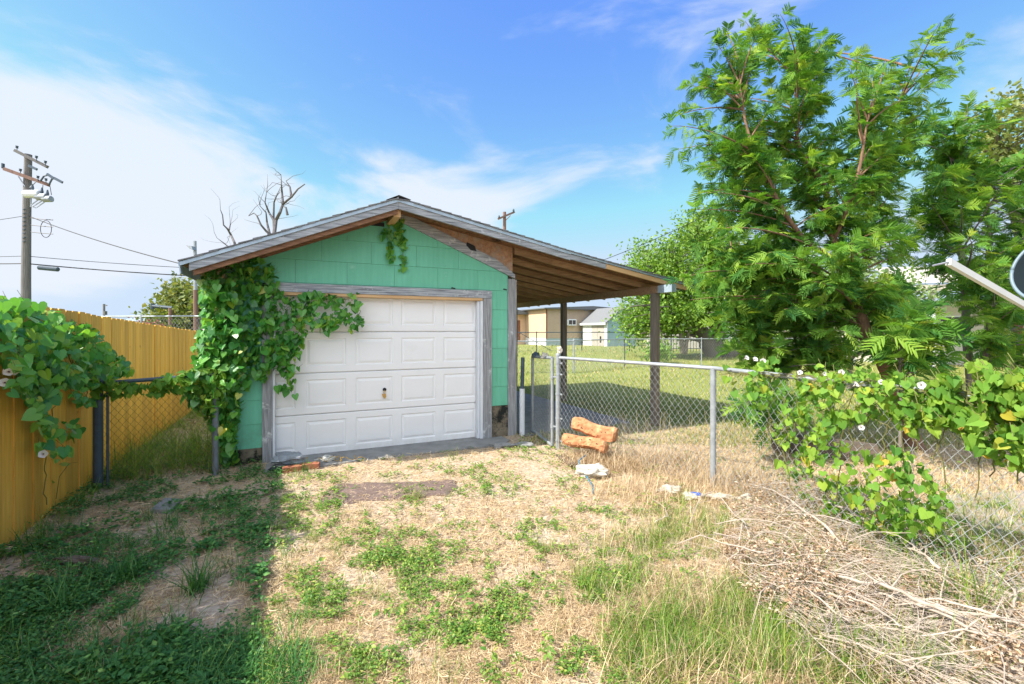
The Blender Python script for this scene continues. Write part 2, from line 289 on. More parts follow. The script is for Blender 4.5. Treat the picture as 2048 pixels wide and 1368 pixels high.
# ------------------------------------------------------------------ garage
gar = empty('garage', (OX, OY, 0), ANG, label='mint green single garage with white panel door and a lean-to carport roof on its right', cat='garage')
GD = 5.2; AP = -1.87; RT = -.6; RB = 5.45
def roofz(s):            # top of the roof
    if s < AP: return 3.285-.415*(AP-s)
    if s < .65: return 3.285-.19*(s-AP)
    return 3.285-.19*(.65-AP)-.163*(s-.65)
def clip(poly, a, b, c):  # keep a*s+b*z<=c
    o = []
    for i in range(len(poly)):
        p, q = poly[i], poly[(i+1) % len(poly)]; fp = a*p[0]+b*p[1]-c; fq = a*q[0]+b*q[1]-c
        if fp <= 0: o.append(p)
        if fp*fq < 0: k = fp/(fp-fq); o.append((p[0]+(q[0]-p[0])*k, p[1]+(q[1]-p[1])*k))
    return o
LS = -3.78
# old gable line (front wall top)
gl = lambda s: min(3.285-.10-.415*(AP-s), 2.42-.40*s)
# front wall core (behind siding)
m = MB()
core = [(LS, 0), (LS, gl(LS)), (AP+.03, 3.15), (0, 2.46), (0, 0)]
m.prism([(-3.29, .02, 0), (LS+.02, .02, 0), (LS+.02, .02, roofz(LS)-.12), (AP, .02, 3.14), (-.02, .02, 2.42), (-.02, .02, 0), (-.54, .02, 0), (-.54, .02, 2.1), (-3.29, .02, 2.1)][::-1], (0, .09, 0))
m.prism([(LS+.02, .11, .2), (LS+.02, GD, .2), (LS+.02, GD, roofz(LS)-.14), (LS+.02, .11, roofz(LS)-.14)], (.09, 0, 0))
m.prism([(-.12, .11, .2), (-.12, GD, .2), (-.12, GD, 2.42), (-.12, .11, 2.42)], (.09, 0, 0))
m.prism([(LS+.11, GD-.1, 0), (-.12, GD-.1, 0), (-.12, GD-.1, 2.42), (AP, GD-.1, 3.1), (LS+.11, GD-.1, 2.3)], (0, .1, 0))
m.build('wall', M['wall_dark'], gar)
# asbestos style siding panels in lapped courses
m = MB(); CH = .29
def course_panels(place, s0, s1, z0, ztop, clips, holes):
    k = 0; z = z0
    while z < ztop:
        off = (k % 2)*.305+.17; s = s0-off
        while s < s1:
            a, b = max(s, s0)+.0015, min(s+.61, s1)-.0015
            if b-a > .01:
                pcs = [(a, b, z+.002, z+CH)]
                for (ha, hb, hz0, hz1) in holes:
                    new = []
                    for (pa, pb, pz0, pz1) in pcs:
                        if pb <= ha or pa >= hb or pz1 <= hz0 or pz0 >= hz1: new.append((pa, pb, pz0, pz1)); continue
                        if pa < ha: new.append((pa, ha, pz0, pz1))
                        if pb > hb: new.append((hb, pb, pz0, pz1))
                        ia, ib = max(pa, ha), min(pb, hb)
                        if pz0 < hz0: new.append((ia, ib, pz0, hz0))
                        if pz1 > hz1: new.append((ia, ib, hz1, pz1))
                    pcs = new
                for (pa, pb, pz0, pz1) in pcs:
                    if pb-pa < .005 or pz1-pz0 < .005: continue
                    pl = [(pa, pz0), (pb, pz0), (pb, pz1), (pa, pz1)]
                    for c in clips: pl = clip(pl, *c) if len(pl) > 2 else pl
                    if len(pl) > 2: place(pl, z)
            s += .61
        z += CH; k += 1
def front_place(pl, z):
    r = random.random(); f = lambda q: -.006-.008*max(0, (z+CH-q)/CH)
    n = len(pl); vs = [(p[0], f(p[1]), p[1]) for p in pl]+[(p[0], .015, p[1]) for p in pl]
    m.add(vs, [tuple(range(n)), tuple(range(n, 2*n))[::-1]]+[(i, n+i, n+(i+1) % n, (i+1) % n) for i in range(n)], r)
course_panels(front_place, LS, -.11, .185, 3.3, [(.415, 0, 99), (-.415, 1, 3.17+.415*(-AP)), (.40, 1, 2.415)], [(-3.40, -.385, -1, 2.2), (-.6, 0, -1, .475)])
def side_place(sx, sg):
    def f(pl, z):
        r = random.random(); g = lambda q: sx+sg*(.006+.008*max(0, (z+CH-q)/CH)); n = len(pl)
        vs = [(g(p[1]), p[0], p[1]) for p in pl]+[(sx-sg*.015, p[0], p[1]) for p in pl]
        m.add(vs, [tuple(range(n)), tuple(range(n, 2*n))[::-1]]+[(i, n+i, n+(i+1) % n, (i+1) % n) for i in range(n)], r)
    return f
mf = m; m = MB(); course_panels(side_place(LS, -1), .0, GD, .185, 2.32, [(0, 1, 2.31)], []); m.build('siding', M['siding_bounce'], gar)['label'] = 'muted siding of the left side wall, coloured for warm bounce light'; m = mf
course_panels(side_place(-.012, 1), .02, GD, .475, 2.5, [(0, 1, 2.42)], [])
m.build('siding', M['siding'], gar)
# foundation
m = MB(); m.box((LS+.01, -.012, -.1), (-3.405, .10, .187)); m.box((-.385, -.03, -.1), (-.115, .14, .475)); m.box((LS+.03, .11, -.1), (LS+.13, GD, .19)); m.box((-.14, .15, -.1), (-.035, GD, .47))
m.build('foundation', M['foundation'], gar)
m = MB(); m.box((-.115, -.035, -.08), (0.0, -.008, 2.40)); m.box((-.001, -.03, -.08), (.03, .10, 2.39)); m.build('corner_board', M['grey_wood_v'], gar)
# door surround
m = MB(); m.box((-3.36, -.045, 2.095), (-.385, -.016, 2.205)); m.build('door_header', M['grey_wood'], gar)
for a_, b_ in (((-.525, -.045, -.06), (-.388, -.016, 2.09)), ((-3.40, -.045, -.08), (-3.29, -.016, 2.09))):
    m = MB(); m.box(a_, b_); m.build('door_trim', M['grey_wood_v'], gar)
m = MB(); m.box((-3.288, -.035, 2.055), (-.53, .09, 2.093)); m.build('door_stop', M['fresh_wood'], gar)
for a, b, y0, y1 in ((-.565, -.527, -.038, .085), (-.60, -.567, .0, .088), (-3.288, -3.262, -.03, .085)): m = MB(); m.box((a, y0, -.04), (b, y1, 2.05)); m.build('jamb', M['white_paint'], gar)
# sectional door
door = MB(); door.box((-3.285, .16, -.01), (-.545, .17, 2.10)); do = door.build('garage_door', M['door_white'], gar)
DS0, DS1, DF = -3.59, -.545, .10
def section(z0, z1):
    m = MB()
    def q(a, b, c, d, y0=DF): m.poly([(a, y0, c), (b, y0, c), (b, y0, d), (a, y0, d)], .5)
    g = .0025; z0 += g; z1 -= g
    cl = lambda s: max(s, -3.284)
    q(cl(DS0), DS1, z0+.012, z0+.09); q(cl(DS0), DS1, z1-.08, z1-.012)
    m.poly([(cl(DS0), DF+.011, z0), (DS1, DF+.011, z0), (DS1, DF, z0+.012), (cl(DS0), DF, z0+.012)], .5)
    m.poly([(cl(DS0), DF, z1-.012), (DS1, DF, z1-.012), (DS1, DF+.011, z1), (cl(DS0), DF+.011, z1)], .5)
    m.poly([(DS1, DF, z0), (DS1, DF+.06, z0), (DS1, DF+.06, z1), (DS1, DF, z1)], .5)
    pit = (DS1-DS0)/5; prev = cl(DS0)
    for k in range(5):
        a = DS0+k*pit+.065; b = DS0+(k+1)*pit-.055
        if k == 0: a = -3.284
        if a > prev: q(prev, a, z0+.09, z1-.08)
        prev = b
        rings = [(0, 0), (.012, .010), (.022, .010), (.050, .001)]
        loops = []
        for ins, dy in rings:
            ia = 0 if k == 0 else ins
            loops.append([(a+ia, DF+dy, z0+.09+ins), (b-ins, DF+dy, z0+.09+ins), (b-ins, DF+dy, z1-.08-ins), (a+ia, DF+dy, z1-.08-ins)])
        for l0, l1 in zip(loops, loops[1:]):
            for i in range(4): m.poly([l0[i], l0[(i+1) % 4], l1[(i+1) % 4], l1[i]], .5)
        m.poly(loops[-1], .5)
    q(prev, DS1, z0+.09, z1-.08)
    m.build('door_section', M['door_white'], do)
for k in range(4): section(-.01+k*.535, -.01+(k+1)*.535)
m = MB(); m.tube([(-1.93, DF-.004, .80), (-1.93, DF-.018, .80)], .024, 14); m.build('lock', M['black'], do)
m = MB(); m.tube([(-1.93, DF-.02, .79), (-1.945, DF-.028, .765), (-1.94, DF-.03, .74), (-1.925, DF-.028, .765), (-1.93, DF-.02, .79)], .004, 6); m.prism([(-1.965, DF-.03, .74), (-1.955, DF-.03, .70), (-1.93, DF-.03, .675), (-1.91, DF-.03, .70), (-1.915, DF-.03, .745)], (0, .018, 0)); m.build('padlock', M['brass'], do)
# roof: sheathing, shingles, fascia, drip edge, rafters
m = MB(); E0, E1 = -4.11, 3.12; TH = .02
prof = [E0, AP, .65, E1]
top = [(s, roofz(s)-.03) for s in prof]
loop = [(s, RT+.03, z) for s, z in top]+[(s, RT+.03, z-TH) for s, z in top[::-1]]
m.prism(loop, (0, RB-RT-.06, 0)); m.build('roof_sheathing', M['deck'], gar)
m = MB()
def shingle_run(sa, sb, dirn):   # courses from the eave up
    n = int(abs(sb-sa)/.135); 
    for i in range(n+1):
        s = sa+dirn*i*.135; s2 = s+dirn*.22
        if dirn > 0 and s2 > sb+.04: s2 = sb+.04
        if dirn < 0 and s2 < sb-.04: s2 = sb-.04
        t = RT-.015-random.random()*.012
        while t < RB:
            w_ = .30 if t > RT else .15+random.random()*.2
            lift = random.random()*.006; za = roofz(s)-.026+.016+lift; zb = roofz(s2)-.026+.004
            j = random.uniform(-.006, .006)
            m.add([(s+j, t, za-.012), (s+j, min(t+w_, RB), za-.012), (s2, min(t+w_, RB), zb-.008), (s2, t, zb-.008), (s+j, t, za), (s+j, min(t+w_, RB), za), (s2, min(t+w_, RB), zb), (s2, t, zb)],
                  [(0,3,2,1),(4,5,6,7),(0,1,5,4),(1,2,6,5),(2,3,7,6),(3,0,4,7)])
            t += w_+.004
shingle_run(E0-.01, AP, 1); shingle_run(E1+.01, AP, -1)
t = RT-.02
while t < RB:      # ridge caps
    z = roofz(AP)+.012; m.add([(AP-.15, t, z-.075), (AP, t, z), (AP+.15, t, z-.04), (AP+.15, t+.3, z-.05), (AP, t+.3, z-.01), (AP-.15, t+.3, z-.085)], [(0, 1, 4, 5), (1, 2, 3, 4)]); t += .2
m.build('shingles', M['shingle'], gar)
m = MB()           # barge boards under the drip edge
def rake(sa, sb, t0, t1, d0, d1):
    m.prism([(sa, t0, roofz(sa)-d0), (sb, t0, roofz(sb)-d0), (sb, t0, roofz(sb)-d1), (sa, t0, roofz(sa)-d1)], (0, t1-t0, 0))
rake(-4.03, AP-.001, RT+.012, RT+.045, .066, .150); rake(AP+.001, .649, RT+.012, RT+.045, .066, .150); rake(.651, 1.30, RT+.014, RT+.045, .06, .135)
m.build('barge_board', M['grey_wood'], gar)
m = MB()
rake(1.302, 2.98, RT+.012, RT+.05, .06, .13)
m.build('barge_board', M['fresh_wood'], gar)['label'] = 'newer pale barge board at the carport end'
m = MB()
rake(E0-.005, AP, RT-.004, RT+.010, .028, .068); rake(AP, .65, RT-.004, RT+.010, .028, .068); rake(.65, E1, RT-.004, RT+.010, .028, .055)
m.prism([(E0-.012, RT-.004, roofz(E0)-.03), (E0-.002, RT-.004, roofz(E0)-.03), (E0+.015, RT-.004, roofz(E0)-.15), (E0+.005, RT-.004, roofz(E0)-.15)], (0, RB-RT, 0))
m.prism([(E1+.01, RT, roofz(E1)-.025), (E1, RT, roofz(E1)-.025), (E1, RT, roofz(E1)-.07), (E1+.01, RT, roofz(E1)-.07)], (0, RB-RT, 0))
m.build('drip_edge', M['metal_edge'], gar)
# soffit barge rafter (brown) behind the barge board, left side, and lookouts
m = MB()
def mrafter(sa, sb, t, d0, d1, w_=.04):
    m.prism([(sa, t, roofz(sa)-d0), (sb, t, roofz(sb)-d0), (sb, t, roofz(sb)-d1), (sa, t, roofz(sa)-d1)], (0, w_, 0))
m = MB(); mrafter(-4.0, AP, RT+.047, .052, .205); mrafter(-3.9, AP, -.06, .052, .16, .035); m.build('barge_rafter', M['barge_brown'], gar)
m = MB(); m.box((AP-.045, RT+.09, 3.05), (AP+.045, .02, 3.14)); m.build('ridge_beam', M['fresh_wood'], gar)
# old rake board over the siding on the right and OSB infill above it
m = MB()
lo = lambda s: 2.41-.40*s; hi = lambda s: 2.56-.40*s
m.prism([(-1.74, -.04, lo(-1.74)), (-.0, -.04, lo(0)), (-.0, -.04, hi(0)-.09), (-.30, -.04, hi(-.30)), (-1.74, -.04, hi(-1.74))], (0, .025, 0)); m.build('old_rake_board', M['grey_wood'], gar)
m = MB(); m.prism([(-1.62, -.012, hi(-1.62)-.06), (-.03, -.012, hi(-.03)-.12), (-.03, -.012, roofz(-.03)-.054), (AP+.05, -.012, roofz(AP)-.07)], (0, .012, 0)); m.build('strand_board_infill', M['osb'], gar)
m = MB(); m.prism([(-.79, -.044, hi(-.79)-.02), (-.72, -.044, hi(-.72)-.06), (-.63, -.044, hi(-.63)-.03), (-.66, -.044, hi(-.66)+.035), (-.78, -.044, hi(-.78)+.03)], (0, .003, 0)); m.build('knot_hole', M['black'], gar)
m = MB(); m.box((AP-.30, -.018, 3.02), (AP-.08, .0, 3.07)); m.build('vent_gap', M['black'], gar)
for x_, z_ in ((-.16, 2.235), (-1.72, 2.512), (-.98, 2.222)):
    m = MB(); m.prism([(x_-.035, -.0165, z_), (x_+.03, -.0165, z_-.012), (x_+.035, -.0165, z_+.004), (x_-.02, -.0165, z_+.018)], (0, .003, 0)); m.build('siding_chip', M['black'], gar)
# carport rafters
for i in range(10):
    t = -.05+i*.60
    if t > RB-.1: break
    m = MB()
    for sa, sb in ((-.01, .65), (.65, 3.02)):
        m.prism([(sa, t, roofz(sa)-.0515), (sb, t, roofz(sb)-.0515), (sb, t, roofz(sb)-.145), (sa, t, roofz(sa)-.145)], (0, .04, 0))
    if i: m.build('rafter', M['brown_wood'], gar)
    else: m.build('rafter', M['brown_wood'], gar)
m = MB(); BM = 2.47
m.prism([(BM-.045, -.80, 2.24), (BM+.045, -.80, 2.24), (BM+.045, -.80, roofz(BM)-.15), (BM-.045, -.80, roofz(BM)-.15)], (0, RB+.70, 0)); bo = m.build('carport_beam', M['brown_wood'], gar)
m = MB(); m.prism([(BM-.049, -.804, 2.236), (BM+.049, -.804, 2.236), (BM+.049, -.804, roofz(BM)-.147), (BM-.049, -.804, roofz(BM)-.147)], (0, .32, 0)); m.build('beam_end', M['metal_edge'], bo)
for t in (-.37, 2.58, 5.2):
    m = MB(); m.box((BM-.055, t-.055, -.1), (BM+.055, t+.055, 2.238)); m.build('carport_post', M['post_wood'], gar)

# concrete and ground slabs
def slab(name, loop, z1, th, mt, **k):
    m = MB(); m.prism([(*p, z1-th) for p in loop], (0, 0, th)); return tag(m.build(name, mt), **k)
lw2 = lambda s, t: tuple(LW(s, t)[:2])
slab('pavement', [lw2(-3.35, -.50), lw2(-2.5, -.47), lw2(-1.4, -.50), lw2(-.42, -.46), lw2(-.2, -.30), lw2(-.22, -.02), lw2(-.4, .12), lw2(-3.35, .12)], .012, .1, M['concrete'], kind='structure')
slab('pavement', [lw2(.1, -.2), lw2(2.2, -.05), lw2(2.25, 1.5), lw2(2.1, 4.9), lw2(.1, 5.0)], .02, .1, M['concrete'], kind='structure')
slab('pavement', [tuple(G(1850, 1000)[:2]), tuple(G(2060, 985)[:2]), (6, 5.5), (8, 4.0), tuple(G(2300, 1060)[:2]), tuple(G(1960, 1075)[:2])], .03, .1, M['concrete_pale'], kind='structure')

# ------------------------------------------------------------------ yellow board fence
YS = -4.97
yf = empty('board_fence', LW(YS, -9.5), ANG, label='tall yellow stained wooden picket fence running back along the left side', cat='fence')
m = MB(); t = 0.; k = 0
while t < 19.5:
    ww = .138; T = t-9.5; ztop = 1.845-.04*(T+1.6)+random.uniform(-.006, .006) if -1.6 < T < 1 else 1.845+random.uniform(-.006, .006) if T < 1 else 1.74-.035*(T-1)+random.uniform(-.006, .006)
    dx = random.uniform(-.003, .003)+(.002 if k % 2 else -.002)
    m.prism([(dx, t+.003, .0), (dx, t+ww+.0015, .0), (dx, t+ww+.0015, ztop-.018), (dx, t+ww-.020, ztop), (dx, t+.022, ztop), (dx, t+.003, ztop-.018)], (-.017, 0, 0)); t += ww+.002; k += 1
m.build('pickets', M['yellow_wood'], yf)
m = MB()
for z in (.35, 1.0, 1.45): m.bar((-.045, 0, z), (-.045, 19.4, z-.05), .04, .085)
m.build('rail', M['yellow_wood'], yf)
for k in range(8):
    m = MB(); m.box((-.16, k*2.44+.6, -.1), (-.07, k*2.44+.69, 1.5)); m.build('post', M['yellow_wood'], yf)

# ------------------------------------------------------------------ chain link
def chain_mesh(mb, a, b, z0, z1, pitch=.068, r=.0021, sag=0):
    """woven diamond wire between plan points a,b"""
    a = Vector(a).to_3d(); b = Vector(b).to_3d(); a.z = b.z = 0; d = b-a; Ln = d.length; d.normalize(); nrm = Vector((-d.y, d.x, 0)); hp = pitch/2; vp = pitch*.66
    n = int(Ln/pitch); nz_ = int((z1-z0)/vp)
    for i in range(n+1):
        pts = []
        for j in range(nz_+1):
            x = i*pitch+(hp if j % 2 else 0); x += random.uniform(-.002, .002)
            if x > Ln: x = Ln
            off = .004*(1 if j % 2 else -1)
            pts.append(a+d*x+nrm*off+Vector((0, 0, z0+j*vp+random.uniform(-.002, .002)+sag*math.sin(x/Ln*math.pi))))
        mb.tube(pts, r, 4, cap=False)
        # the partner wire
        pts = [a+d*min(max(i*pitch+(0 if j % 2 else hp)*1.0+0, 0), Ln)+nrm*(.004*(-1 if j % 2 else 1))+Vector((0, 0, z0+j*vp)) for j in range(nz_+1)]
        pts = [a+d*min(i*pitch-hp+(0 if j % 2 else hp)+0.0 if False else i*pitch+(hp if j % 2 else pitch), Ln)+nrm*(.004*(-1 if j % 2 else 1))+Vector((0, 0, z0+j*vp)) for j in range(nz_+1)]
        if i < n: mb.tube(pts, r, 4, cap=False)
def cpost(par, x, y, z0, z1, r=.03, mt='galv', cap=True, name='post'):
    m = MB(); m.tube([(x, y, z0), (x, y, z1)], r, 12)
    if cap: m.tube([(x, y, z1), (x, y, z1+.02), (x, y, z1+.04)], [r*1.15, r*1.1, r*.3], 12)
    return m.build(name, M[mt], par, smooth=False)
GP = G(1116, 897); GP = Vector((.625, 6.12, 0)); P2 = Vector((2.07, 4.63, 0)); P3 = Vector((2.72, 3.05, 0)); P4 = Vector((3.12, 1.95, 0))
cf = empty('chain_link_fence', GP, 0, label='galvanised chain-link fence from the gate towards the camera, right half buried in heart-leaved vine', cat='fence')
o = -GP
cpost(cf, 0, 0, -.15, 1.27, .032)
cpost(cf, P2.x-GP.x, P2.y-GP.y, -.15, 1.22, .030, cap=False)
m = MB(); rz = [1.255, 1.235, 1.215, 1.20]
rp = [Vector((0, 0, 1.245)), (GP*0+(P2-GP)*.5)+Vector((0, 0, 1.238)), P2-GP+Vector((0, 0, 1.228)), P3-GP+Vector((0, 0, 1.218)), P4-GP+Vector((0, 0, 1.205))]
m.tube(rp, .021, 10); m.build('top_rail', M['galv'], cf)
m = MB(); chain_mesh(m, (0, 0), P2-GP, .0, 1.235); chain_mesh(m, P2-GP, P3-GP, .0, 1.22); chain_mesh(m, P3-GP, P4-GP, .0, 1.21); m.build('chain_mesh', M['galv_wire'], cf)
m = MB()
for z in (.12, .42, .75, 1.02, 1.17): m = MB(); m.tube([(0, 0, z-.012), (0, 0, z+.012)], .036, 12); m.bar((.03, -.02, z), (.055, -.05, z), .012, .02); m.build('band', M['galv'], cf)
m = MB(); m.tube([(0, 0, 1.17), (0, 0, 1.26)], .038, 10); m.build('post_cap', M['galv'], cf)
for i in range(9):
    m = MB(); q = (P2-GP)*((i+.5)/9); m.tube([q+Vector((.024*math.cos(a_)*.7, .024*math.cos(a_)*.7, 1.24+.026*math.sin(a_))) for a_ in np.linspace(0, 6.28, 9)], .002, 4); m.build('tie_wire', M['galv_wire'], cf)
# gate between the corner of the garage and the gate post
GA = Vector((.555, 6.20, 0)); GB = LW(.33, .02)
gt = empty('chain_link_gate', GA, 0, label='narrow chain-link gate with bent steel frame beside the garage corner', cat='gate')
d = GB-GA; m = MB()
fr = [Vector((0, 0, .03)), Vector((0, 0, 1.235)), d+Vector((0, 0, 1.20)), d+Vector((0, 0, .04)), Vector((0, 0, .03))]
for a_, b_ in zip(fr, fr[1:]): m.tube([a_, b_], .022, 10)
m.build('gate_frame', M['galv'], gt)
m = MB(); chain_mesh(m, (0, 0), d, .05, 1.2, .06, .0014); m.build('chain_mesh', M['galv_wire'], gt)
for z in (.3, .98):
    m = MB(); m.tube([(0, 0, z-.03), (0, 0, z+.03)], .028, 10); m.bar((0, 0, z), (.06, -.07, z), .02, .018); m.build('hinge', M['galv'], gt)
pp = LW(.10, -.08)
tag(cpost(None, pp.x, pp.y, -.1, .72, .042, 'white_paint', False, 'latch_post'), 'pale thick pipe sleeve with thinner dark pipe rising from it beside the garage corner', 'post')
po = bpy.data.objects['latch_post']
m = MB(); m.tube([(pp.x, pp.y, .7), (pp.x+.01, pp.y, 1.20)], .030, 12); m.build('inner_pipe', M['dark_steel'], po)
# crumpled bags caught on the gate
def crumple(name, c, size, mt, label, cat, seed, flat=.6, n=9, **k):
    m = MB(); rr = random.Random(seed); vs = []; fs = []
    nu, nv = n*2, n
    for j in range(nv+1):
        for i in range(nu):
            th = math.pi*j/nv; ph = 2*math.pi*i/nu
            dd = Vector((math.sin(th)*math.cos(ph), math.sin(th)*math.sin(ph), math.cos(th)))
            q = 1+.8*mnoise.noise(dd*1.6+Vector((seed*3.1, 0, 0)))+.4*abs(mnoise.noise(dd*3.3+Vector((0, seed*1.7, 0))))+rr.uniform(-.03, .03)
            vs.append(Vector((dd.x*size[0], dd.y*size[1], dd.z*size[2]))*q)
    for j in range(nv):
        for i in range(nu): fs.append((j*nu+i, j*nu+(i+1) % nu, (j+1)*nu+(i+1) % nu, (j+1)*nu+i))
    m.add(vs, fs); o = m.build(name, M[mt], None); o.location = c
    return tag(o, label, cat, **k)
crumple('plastic_scrap', GA+d*.35+Vector((0, 0, 1.25)), (.05, .03, .045), 'bag_white', 'white plastic scrap snagged on the gate top rail', 'litter', 3)
crumple('plastic_scrap', GA+d*.80+Vector((0, 0, 1.245)), (.05, .05, .035), 'dark_steel', 'dark blue scrap snagged on the far end of the gate rail', 'litter', 5)
crumple('plastic_scrap', GP+Vector((.02, 0, 1.345)), (.03, .03, .055), 'bag_white', 'cream plastic scrap stuck on top of the gate post', 'litter', 8)

# left chain-link panel
LA = Vector((-4.25, 4.62, 0)); LB = LW(-3.84, -.30)
lf = empty('chain_link_fence', LA, 0, label='short rusty chain-link panel between the yellow fence and the garage, vine along its rail', cat='fence')
d = LB-LA
cpost(lf, 0, 0, -.1, 1.08, .042, 'dark_steel'); cpost(lf, d.x, d.y, -.1, 1.02, .032, 'galv_shade')
m = MB(); m.tube([(0, 0, 1.07), d+Vector((0, 0, 1.12))], .021, 8); m.build('top_rail', M['dark_steel'], lf)
M['rust_wire'] = mat('rusty_wire', (.16, .12, .08), (.09, .06, .04), 30, bump=0)
m = MB(); chain_mesh(m, (0, 0), d, .02, 1.06, .066, .0016); m.build('chain_mesh', M['rust_wire'], lf)
m = MB(); m.tube([(.09, .01, 0), (.09, .01, 1.05)], .012, 6); m.build('tension_bar', M['dark_steel'], lf)

# ------------------------------------------------------------------ back fences (far lawn)
def far_fence(name, pts, h, label, post_every, braces=(), r=.025, pitch=.12, wr=.0035, mt='galv', drop=0):
    o = empty(name, pts[0], 0, label=label, cat='fence'); p0 = Vector(pts[0])
    m = MB(); m.tube([Vector(p)-p0+Vector((0, 0, h)) for p in pts], r*.9, 8); m.build('top_rail', M[mt], o)
    c = MB()
    for a, b in zip(pts, pts[1:]):
        a = Vector(a)-p0; b = Vector(b)-p0; chain_mesh(c, a, b, .02, h, pitch, wr)
        n = max(1, round((b-a).length/post_every))
        for i in range(n+1): q = a+(b-a)*i/n; cpost(o, q.x, q.y, -.1, h+.03, r, mt)
    c.build('chain_mesh', M['galv_wire'], o)
    for a, b in braces: m = MB(); m.tube([Vector(a)-p0, Vector(b)-p0], r*.7, 6); m.build('brace', M[mt], o)
    return o
far_fence('chain_link_fence', [Vector((2.35, 17.2, 0)), Vector((4.9, 19.6, 0)), Vector((12.2, 21.0, 0)), Vector((22, 19.0, 0))], 1.22, 'long low chain-link fence across the far lawn behind the carport', 3.4)
far_fence('chain_link_fence', [Vector((-1.2, 16.5, 0)), Vector((2.35, 17.0, 0))], 1.20, 'far chain-link run left of the carport posts, ending in a corner post', 3.0)
far_fence('chain_link_fence', [Vector((-1.5, 32.6, 0)), Vector((1.8, 33, 0)), Vector((5.2, 33.5, 0)), Vector((9, 34.5, 0)), Vector((16, 36, 0))], 1.45, 'farthest thin chain-link fence with braced posts before the tan house', 3.4,
          braces=[((.6, 32.8, 1.4), (2.9, 33.1, .1)), ((-.2, 32.7, 1.4), (-1.5, 32.6, .3))], r=.035, pitch=.3, wr=.005, mt='dark_steel')
far_fence('chain_link_fence', [Vector((-22, 20.5, 0)), Vector((-13.5, 19.5, 0)), Vector((-9, 21, 0))], 2.22, 'tall chain-link fence rising behind the yellow pickets on the left', 2.9, r=.04, pitch=.16, wr=.004)

# ------------------------------------------------------------------ far buildings
def box_part(name, parent, a, b, mt, M_=None):
    m = MB(); m.box(a, b); return m.build(name, M[mt], parent)
h1 = empty('house', (3.55, 46.5, 0), ANG, label='tan and peach stucco house far behind the carport, window unit on its wall', cat='house')
def walls(par, s0, s1, t0, t1, z0, z1, ms, mt_, name='wall'):
    m = MB(); m.prism([(s0, t0, z0), (s1, t0, z0), (s1, t0, z1), (s0, t0, z1)], (0, .2, 0)); m.build(name, M[mt_], par)
    m = MB(); m.prism([(s0, t0, z0), (s0, t0, z1), (s0, t1, z1), (s0, t1, z0)], (.2, 0, 0)); m.build(name, M[ms], par)
m = MB(); m.box((0, 0, .75), (11, 9, 3.9)); m.build('wall', M['stucco_tan'], h1)
m = MB(); m.box((-.02, .03, .75), (-.002, 4.7, 3.7)); m.build('wall', M['stucco_peach'], h1)
m = MB(); m.box((.02, .02, -.1), (10.9, 8.9, .75)); m.build('plinth', M['grey_wall'], h1)
m = MB(); m.box((-.05, .05, -.1), (.015, 4.7, .75)); m.build('plinth', M['white_wall'], h1)
m = MB(); m.box((-.03, -.03, .7), (.09, .06, 3.85)); m.build('corner_board', M['door_brown'], h1)
m = MB(); m.box((-6, 4.8, -.1), (0, 9, 3.4)); m.build('wall', M['stucco_peach'], h1)
m = MB(); m.prism([(-7, 4.0, 3.5), (-3.2, 4.0, 4.3), (.2, 4.0, 3.5), (.2, 4.0, 3.35), (-7, 4.0, 3.35)], (0, 5, 0)); m.build('roof', M['shingle'], h1)
m = MB(); m.prism([(-.5, -.5, 3.9), (5.5, -.5, 4.2), (11.5, -.5, 3.9), (11.5, -.5, 3.8), (-.5, -.5, 3.8)], (0, 10, 0)); m.build('roof', M['shingle'], h1)
for x in (-3.2, -1.6): box_part('door', h1, (x, 4.74, .5), (x+.9, 4.79, 2.7), 'door_brown')
ac = box_part('window_unit', h1, (2.35, -.5, 2.1), (3.35, .02, 2.75), 'white_paint')
for q in range(2): box_part('grille', ac, (2.42+q*.46, -.52, 2.2), (2.80+q*.46, -.501, 2.65), 'glass_dark')
m = MB(); m.tube([(5.3, -.04, 2.9), (5.3, -.04, 3.5), (5.1, -.04, 3.7), (4.6, -.04, 3.72)], .04, 6); m.build('conduit', M['galv'], h1)

h2 = empty('shed', (9.3, 44.0, 0), ANG, label='small white and blue shed with grey plank doors and dark shingle roof, far lawn', cat='shed')
m = MB(); m.prism([(0, 0, -.1), (3.6, 0, -.1), (3.6, 0, 2.45), (1.8, 0, 3.75), (0, 0, 2.45)], (0, 4.2, 0)); m.build('wall', M['blue_wall'], h2)
m = MB(); m.box((-.03, .0, -.1), (-.002, 4.2, 2.45)); m.build('front_wall', M['white_wall'], h2)
m = MB(); m.box((-.06, -.03, -.1), (.06, -.002, 2.45)); m.build('corner_board', M['white_paint'], h2)
m = MB(); m.prism([(-.35, -.2, 2.30), (1.8, -.2, 3.92), (3.95, -.2, 2.30), (3.95, -.2, 2.2), (1.8, -.2, 3.80), (-.35, -.2, 2.2)], (0, 4.6, 0)); m.build('roof', M['shingle'], h2)
m = MB(); m.box((-.38, -.2, 2.12), (-.352, 4.4, 2.32)); m.build('fascia', M['white_paint'], h2)
for q in range(2):
    dd = box_part('door', h2, (-.07, .45+q*1.05, .02), (-.035, 1.47+q*1.05, 2.1), 'door_grey')
box_part('hole', h2, (-.08, .85, .35), (-.071, 1.1, 1.0), 'black')

